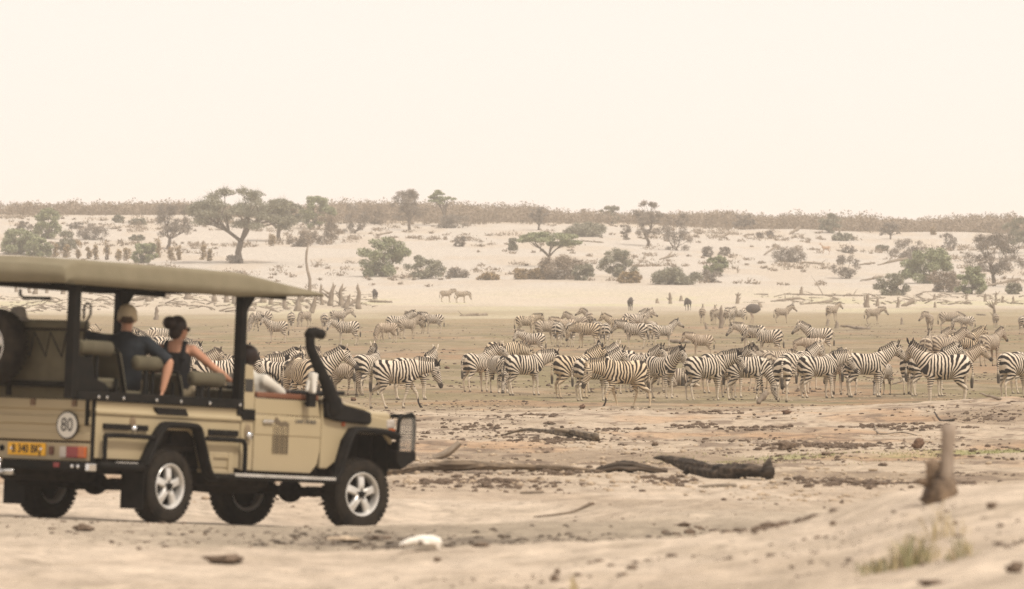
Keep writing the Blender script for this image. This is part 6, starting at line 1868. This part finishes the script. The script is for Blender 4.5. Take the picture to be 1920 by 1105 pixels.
# ------------------------------------------------------------------ NEAR LOGS, SKULL, STUMP, CLODS, GRASS
def biglog(label, P, R_, name='fallen_log', mt=None, wob=.15, n=16, extra=(), cat='log'):
    """P: (px, py of the axis base, distance, lift)"""
    m = MB(); pts = []
    for px, d_, dy, lift in P:
        x_ = (px - 960) / F * d_; pts.append(Vector((x_, d_ + dy, gz(x_, d_ + dy) + lift)))
    o0 = pts[0].copy(); pts = [p - o0 for p in pts]
    k = 4; q = arc_pts(pts, k); rr = []
    for i in range(len(pts) - 1):
        for j in range(k): rr.append((R_[i] * (1 - j / k) + R_[i + 1] * j / k) * random.uniform(.985, 1.015))
    rr.append(R_[-1])
    # gnarled surface: ridges that run along the grain, knots and hollows
    q2 = arc_pts(q, 3); r2 = list(np.interp(np.linspace(0, 1, len(q2)), np.linspace(0, 1, len(q)), rr)); nn = 26 if n > 8 else 8
    tube(m, q2, r2, n=nn); sd_ = random.random() * 90
    if n > 8:
        for i in range(len(q2)):
            for k_ in range(nn):
                v_ = Vector(m.v[i * nn + k_]); c_ = q2[i]; a_ = k_ / nn
                s1 = float(vnoise(np.array([a_ * 9 + sd_]), np.array([i * .05]), 3)[0]) - .5; s2 = float(vnoise(np.array([a_ * 3 + sd_]), np.array([i * .10 + 7]), 4)[0]) - .5
                ridge = abs(math.sin(a_ * PI * 7 + s2 * 5 + i * .05))
                m.v[i * nn + k_] = tuple(c_ + (v_ - c_) * (1 + wob * (1.5 * s1 + 2.0 * s2) - .16 * ridge * (wob / .15)))
    for (i, dx, dy, dz, r0, r1) in extra:
        b_ = pts[i]; e = b_ + Vector((dx, dy, dz)); tube(m, [b_, b_.lerp(e, .5) + Vector((0, 0, .02)), e], [r0, (r0 + r1) / 2, r1], n=10, wob=.2)
    o = m.obj(name, mt or B_dark); o.location = o0
    return tag(o, label, cat)
def dist(px, py): return gp(px, py, 60).y
dA = dist(1400, 900)
biglog('thick dark weathered log with broken forked end on the sand right of centre',
       [(1256, dA + 2.5, 0, .22), (1300, dA + 1.6, 0, .16), (1350, dA + .7, 0, .10), (1400, dA + .2, 0, .10), (1438, dA, 0, .09)], [.05, .10, .105, .105, .09], wob=.24, extra=[(4, .04, 0, .20, .09, .015), (0, -.22, .1, .03, .05, .015), (4, .04, -.08, -.02, .10, .08), (1, -.12, 0, -.10, .08, .03)])
biglog('split slab of bleached wood lying below the thick dark log', [(1310, dA - 2.2, 0, .01), (1340, dA - 2.4, 0, .02), (1380, dA - 2.6, 0, .02)], [.02, .035, .025], mt=B_pale)
dB = dist(1190, 888)
biglog('charred looking curled bark log left of the thick dark log', [(1118, dB, 0, .02), (1160, dB, 0, .08), (1190, dB, 0, .09), (1225, dB, 0, .05), (1252, dB, 0, .03)], [.03, .08, .075, .06, .03], wob=.4)
dC = dist(900, 888)
biglog('long thin log running from the bull bar across the sand', [(728, dC - 1, 0, .05), (800, dC, 0, .07), (880, dC, 0, .11), (960, dC + .6, 0, .07), (1040, dC + .3, 0, .06), (1132, dC, 0, .03)], [.07, .075, .07, .045, .045, .025], wob=.3, mt=mat('brown_log', (.05, .036, .025), (.24, .18, .12), scale=5, bump=.9, stretch=(.3, 1, 1)))
dD = dist(1080, 826)
biglog('arched half buried root with a rough end above the long thin log', [(944, dD + 6, 0, .01), (985, dD + 5, 0, .09), (1030, dD + 3, 0, .14), (1075, dD + 1, 0, .12), (1115, dD, 0, .06)], [.03, .035, .045, .075, .10], wob=.4, mt=mat('root_bark', (.05, .04, .03), (.26, .205, .145), scale=6, bump=1, stretch=(.25, 1, 1)), extra=[(3, -.35, 0, .08, .05, .02), (4, .04, .1, .05, .1, .05)])
dE = dist(830, 862)
biglog('stubby log end sticking up just right of the bull bar', [(812, dE, 0, .0), (838, dE, 0, .10), (862, dE, 0, .27)], [.05, .065, .055], mt=B_dead)
dG = dist(1060, 966)
biglog('thin crooked twig lying on open sand below the logs', [(1000, dG, 0, .015), (1050, dG, 0, .02), (1080, dG, 0, .03), (1108, dG, 0, .09)], [.006, .012, .016, .022], name='twig', cat='twig', n=8, mt=B_dead)
biglog('short straight stick on the sand left of the crooked twig', [(975, dist(990, 926), 0, .015), (1020, dist(990, 926), 0, .02)], [.014, .014], name='twig', cat='twig', n=8, mt=B_dead)
dH = dist(1750, 815)
biglog('long thin pale stick on the trampled ground left of the blurred post', [(1640, dH + 6, 0, .06), (1650, dH, 0, .03), (1690, dH + .4, 0, .05), (1720, dH - 1, 0, .02)], [.008, .018, .018, .01], name='twig', cat='twig', n=8, mt=B_pale)
biglog('curved dark stick on the lip above the blurred post', [(1752, dist(1780, 790) + 6, 0, .10), (1765, dist(1780, 790) + 2, 0, .06), (1788, dist(1780, 790), 0, .03)], [.015, .025, .03], name='twig', cat='twig', n=8, mt=B_dark)
dW = gp(1880, 900, 60).y
biglog('bleached white branch at the right edge of the sand bank', [(1856, 84, 0, .09), (1872, 84, 0, .06), (1900, 84, 0, .04), (1935, 83, 0, .05)], [.010, .026, .024, .03], name='bleached_branch', cat='branch', mt=mat('bleached_wood', (.55, .50, .42), (.66, .61, .52), scale=8))

# skull of a large grazer lying on its side
p = gp(788, 1034, 60)
sr = empty('animal_skull', p, 'bleached white animal skull lying on the sand in front of the vehicle', 'skull', rz=R(4))
M_bone = mat('bone', (.82, .79, .72), (.72, .66, .56), rough=.6, scale=9, bump=.3)
k_ = 80 / (F / p.y)      # width in metres
m = MB()
tube(m, [(-.50 * k_, 0, .12 * k_), (-.42 * k_, 0, .16 * k_), (-.25 * k_, 0, .22 * k_), (0, 0, .26 * k_), (.25 * k_, 0, .25 * k_), (.42 * k_, 0, .20 * k_), (.49 * k_, 0, .15 * k_)],
     [(.03 * k_, .03 * k_), (.07 * k_, .06 * k_), (.10 * k_, .09 * k_), (.13 * k_, .11 * k_), (.15 * k_, .13 * k_), (.12 * k_, .12 * k_), (.06 * k_, .07 * k_)], n=16, lat=Vector((0, 1, 0)))
ellipsoid(m, (.04 * k_, -.12 * k_, .30 * k_), (.09 * k_, .04 * k_, .05 * k_))
tube(m, [(-.05 * k_, -.12 * k_, .22 * k_), (.15 * k_, -.16 * k_, .16 * k_), (.34 * k_, -.12 * k_, .18 * k_)], .022 * k_, n=8)
tube(m, [(.34 * k_, -.05 * k_, .20 * k_), (.42 * k_, -.06 * k_, .06 * k_), (.46 * k_, -.06 * k_, .0)], [.07 * k_, .05 * k_, .03 * k_], n=8)
me, _ = remeshed(m, .012, 2, .5); me.materials.append(M_bone); o = bpy.data.objects.new('cranium', me); COL.objects.link(o); o.parent = sr
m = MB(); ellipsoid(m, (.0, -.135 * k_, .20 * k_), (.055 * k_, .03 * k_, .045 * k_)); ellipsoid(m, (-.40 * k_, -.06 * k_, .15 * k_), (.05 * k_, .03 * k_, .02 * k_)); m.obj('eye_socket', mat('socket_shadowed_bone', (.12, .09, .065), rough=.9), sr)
m = MB(); tube(m, [(-.44 * k_, .02, .02 * k_), (-.2 * k_, .02, .06 * k_), (.12 * k_, .02, .06 * k_), (.36 * k_, .02, .10 * k_), (.42 * k_, .02, .18 * k_)], [.025 * k_, .045 * k_, .055 * k_, .07 * k_, .03 * k_], n=8)
for k in range(6): box(m, (-.14 + k * .055) * k_, (-.10 + k * .055) * k_, -.05 * k_, .0, .07 * k_, .14 * k_)
m.obj('jaw', M_bone, sr)

# blurred post with its broken root on the near bank
p = gp(1762, 938, 44)
p = Vector(((1762 - 960) / F * p.y, p.y, 0)); p.z = gz(p.x, p.y)
sc = F / p.y
pr = empty('broken_post', p, 'out of focus upright grey post with knotted root on the near sand bank', 'post')
def P_(px_, py_): return ((px_ - 1762) / sc, 0, (938 - py_) / sc)
base_off = (938 - (HY - (p.z - CZ) * sc)) / sc
def P2(px_, py_, dy=0): return Vector(((px_ - 1762) / sc, dy, (HY - py_) / sc + CZ - p.z))
m = MB(); tube(m, [P2(1772, 915), P2(1774, 880), P2(1776, 845), P2(1779, 815), P2(1780, 795)], [.07, .055, .050, .058, .055], n=12, wob=.12); m.obj('upright', mat('grey_post', (.17, .13, .10), (.36, .29, .22), scale=6, bump=.6, stretch=(1, 1, .3)), pr)
m = MB(); tube(m, [P2(1754, 946, .03), P2(1762, 930), P2(1770, 912), P2(1776, 895)], [.13, .13, .11, .05], n=12, wob=.3)
tube(m, [P2(1750, 912), P2(1750, 890), P2(1752, 870), P2(1756, 862)], [.05, .055, .06, .03], n=10, wob=.35)
tube(m, [P2(1760, 912), P2(1735, 904), P2(1716, 903)], [.05, .035, .012], n=8, wob=.15); tube(m, [P2(1775, 925), P2(1784, 918), P2(1790, 905)], [.06, .045, .02], n=8, wob=.2)
m.obj('root', mat('root_wood', (.05, .033, .022), (.24, .17, .11), scale=7, bump=1), pr)

# single clods and dung balls that can be picked out
M_dung = mat('dung', (.10, .058, .035), (.20, .12, .075), scale=25, bump=1)
M_stone = mat('brown_clod', (.11, .075, .05), (.22, .16, .11), scale=20, bump=1)
def lump(px, py, wpx, hpx, label, mt=M_dung, name='dung_ball', cat='dung ball', dmin=60, d=None):
    p = gp(px, py, dmin)
    if d: p = Vector(((px - 960) / F * d, d, 0)); p.z = gz(p.x, d)
    sc = F / p.y; a, c = wpx / sc / 2, hpx / sc / 2
    bm = bmesh.new(); bmesh.ops.create_icosphere(bm, subdivisions=3, radius=1)
    s = random.random() * 50
    from mathutils import noise as mn
    for v_ in bm.verts:
        k = 1 + .55 * mn.noise(v_.co * 1.4 + Vector((s, 0, 0))) + .35 * mn.noise(v_.co * 3.5 + Vector((s, 0, 0))) + .2 * mn.noise(v_.co * 9 + Vector((s, 0, 0)))
        v_.co = Vector((v_.co.x * a * k, v_.co.y * a * k * .9, v_.co.z * c * k))
    me = bpy.data.meshes.new(name); bm.to_mesh(me); bm.free(); me.materials.append(mt); me.polygons.foreach_set('use_smooth', [True] * len(me.polygons))
    o = bpy.data.objects.new(name, me); COL.objects.link(o); o.location = p + Vector((0, 0, c * .75))
    return tag(o, label, cat)
GD = [
 (1475, 777, 16, 9, 'round brown dung ball below the long front row', M_dung), (1092, 767, 11, 9, 'small dung ball left of the foremost zebra', M_dung), (1722, 841, 20, 19, 'dark round dung ball left of the blurred post', M_dung),
 (1474, 843, 32, 19, 'large brown clod above the green strip', M_stone), (1422, 844, 12, 7, 'small orange clod left of the large brown one', M_stone), (1228, 836, 12, 9, 'brown clod above the curled bark log', M_stone),
 (1548, 854, 18, 7, 'flat brown clod right of the large brown one', M_stone), (935, 697, 10, 7, 'dung ball beyond the central gap right of the walking zebra', M_dung), (838, 692, 10, 6, 'dung lump level with the lone walking zebra back', M_dung),
 (424, 1056, 58, 18, 'wide blurred dark clod on the near sand at the left', M_stone), (156, 996, 34, 14, 'brown clod on the sand below the rear bumper', M_stone), (662, 752, 10, 8, 'dung ball just above the snorkel panel', M_dung),
 (1860, 954, 18, 13, 'grey blurred clod right of the post', M_stone), (1562, 985, 12, 9, 'dark clod on the open sand above the grass tuft', M_stone), (1108, 948, 12, 7, 'knob of dung at the tip of the crooked twig', M_stone),
 (1902, 1101, 34, 20, 'blurred brown stone in the bottom right corner', M_stone), (1746, 1098, 40, 12, 'blurred clod at the bottom edge below the grass', M_stone), (900, 1026, 30, 9, 'grey clod in the hollow right of the skull', M_stone),
 (640, 1014, 70, 9, 'grey mound of churned earth left of the skull', M_clod2), (712, 1012, 40, 9, 'brown mound of churned earth beside the skull', M_stone), (1010, 920, 10, 6, 'small clod above the crooked twig', M_stone), (1655, 874, 16, 7, 'small dark clod on the green strip', M_stone),
 (1040, 1090, 16, 12, 'blurred clod at the bottom edge right of centre', M_stone), (1045, 1075, 10, 9, 'small blurred clod above the bottom edge one', M_stone), (1185, 1068, 18, 9, 'blurred dark clod on the near bank right of centre', M_stone), (820, 1054, 12, 10, 'small clod just right below the skull', M_stone),
 (1600, 676, 30, 10, 'boulder like lump above the side-on zebra', M_clod2), (1580, 676, 16, 10, 'grey rock beside the boulder like lump', M_clod2), (1690, 668, 26, 8, 'flat dark rock left of the dusty group', M_stone), (1030, 796, 20, 6, 'flat grey lump behind the arched root', M_stone),
]
for (px, py, w_, h_, lb, mt_) in GD:
    lump(px, py, w_, h_, lb, mt_, name='dung_ball' if mt_ is M_dung else 'earth_clod', cat='dung ball' if mt_ is M_dung else 'clod', dmin=46 if py > 930 else 60)

# grass tuft on the near bank
def tuft(px, py, wpx, hpx, n_, label, seed, dryf=.5):
    p = gp(px, py, 44); sc = F / p.y; g = np.random.default_rng(seed)
    m = MB(); md = MB()
    for i in range(n_):
        x0 = g.normal() * wpx / sc * .28; y0 = g.normal() * .12
        L = hpx / sc * (.35 + .65 * g.random()) * math.exp(-(x0 / (wpx / sc * .4)) ** 2 * .6)
        dx = g.normal() * .35 + x0 * 1.2; dy = g.normal() * .3
        z0 = gz(p.x + x0, p.y + y0) - p.z
        w_ = .0025 + .004 * g.random()
        t = md if g.random() < dryf else m
        P = [Vector((x0, y0, z0 - .01)), Vector((x0 + dx * L * .35, y0 + dy * L * .3, z0 + L * .55)), Vector((x0 + dx * L, y0 + dy * L, z0 + L * (.95 - .3 * abs(dx))))]
        s = Vector((math.cos(i), math.sin(i), 0)) * w_
        t.add([P[0] - s, P[0] + s, P[1] - s * .8, P[1] + s * .8, P[2]], [(0, 1, 3, 2), (2, 3, 4)])
    r = empty('grass_tuft', p, label, 'grass tuft')
    for nm_, mb_, mt_ in (('green_blades', m, mat('green_grass', (.15, .155, .07), (.23, .22, .11), scale=6)), ('dry_blades', md, mat('dry_grass', (.40, .32, .18), (.50, .41, .25), scale=6))):
        if mb_.v: tag(mb_.obj(nm_, mt_, r), kind='stuff')
tuft(1702, 1062, 110, 85, 200, 'main blurred green grass tuft on the near sand bank', 5)
tuft(1800, 1045, 50, 60, 60, 'smaller grass sprig right of the main tuft', 6)
tuft(1640, 1072, 70, 34, 90, 'low spreading grass left of the main tuft', 7)
tuft(1765, 1010, 90, 95, 40, 'thin dry stalks above the main tuft', 8, .95)
# dried seed stalk at the bottom edge
tuft(1075, 1108, 16, 40, 26, 'faint dry sprig at the bottom edge right of centre', 9, .97)
# short grass on the green strip: stuff
g = np.random.default_rng(77); V = []
n_ = 9000
y_ = 108 + 16 * g.random(n_); x_ = 3 + (y_ - 116) + g.normal(size=n_) * 1.7 + 1.2
k = (x_ > 2.0) & (np.abs(x_ / y_) < .08) & (fbm(x_ / 1.2, y_ / 2, 3, 88) > .46); x_, y_ = x_[k], y_[k]; z_ = ground(x_, y_)
h_ = .02 + .035 * g.random(len(x_)); a = g.random(len(x_)) * 6.28; w_ = .008
T = np.stack([np.stack([x_ + np.cos(a) * w_, y_ + np.sin(a) * w_, z_], 1), np.stack([x_ - np.cos(a) * w_, y_ - np.sin(a) * w_, z_], 1), np.stack([x_ + g.normal(size=len(x_)) * .02, y_, z_ + h_], 1)], 1)
V.append(T.reshape(-1, 3))
tag(np_obj('short_grass', V, mat('short_grass', (.20, .21, .08), (.30, .28, .13), scale=2)), 'thin short green grass on the sand right of the logs', 'grass', kind='stuff')
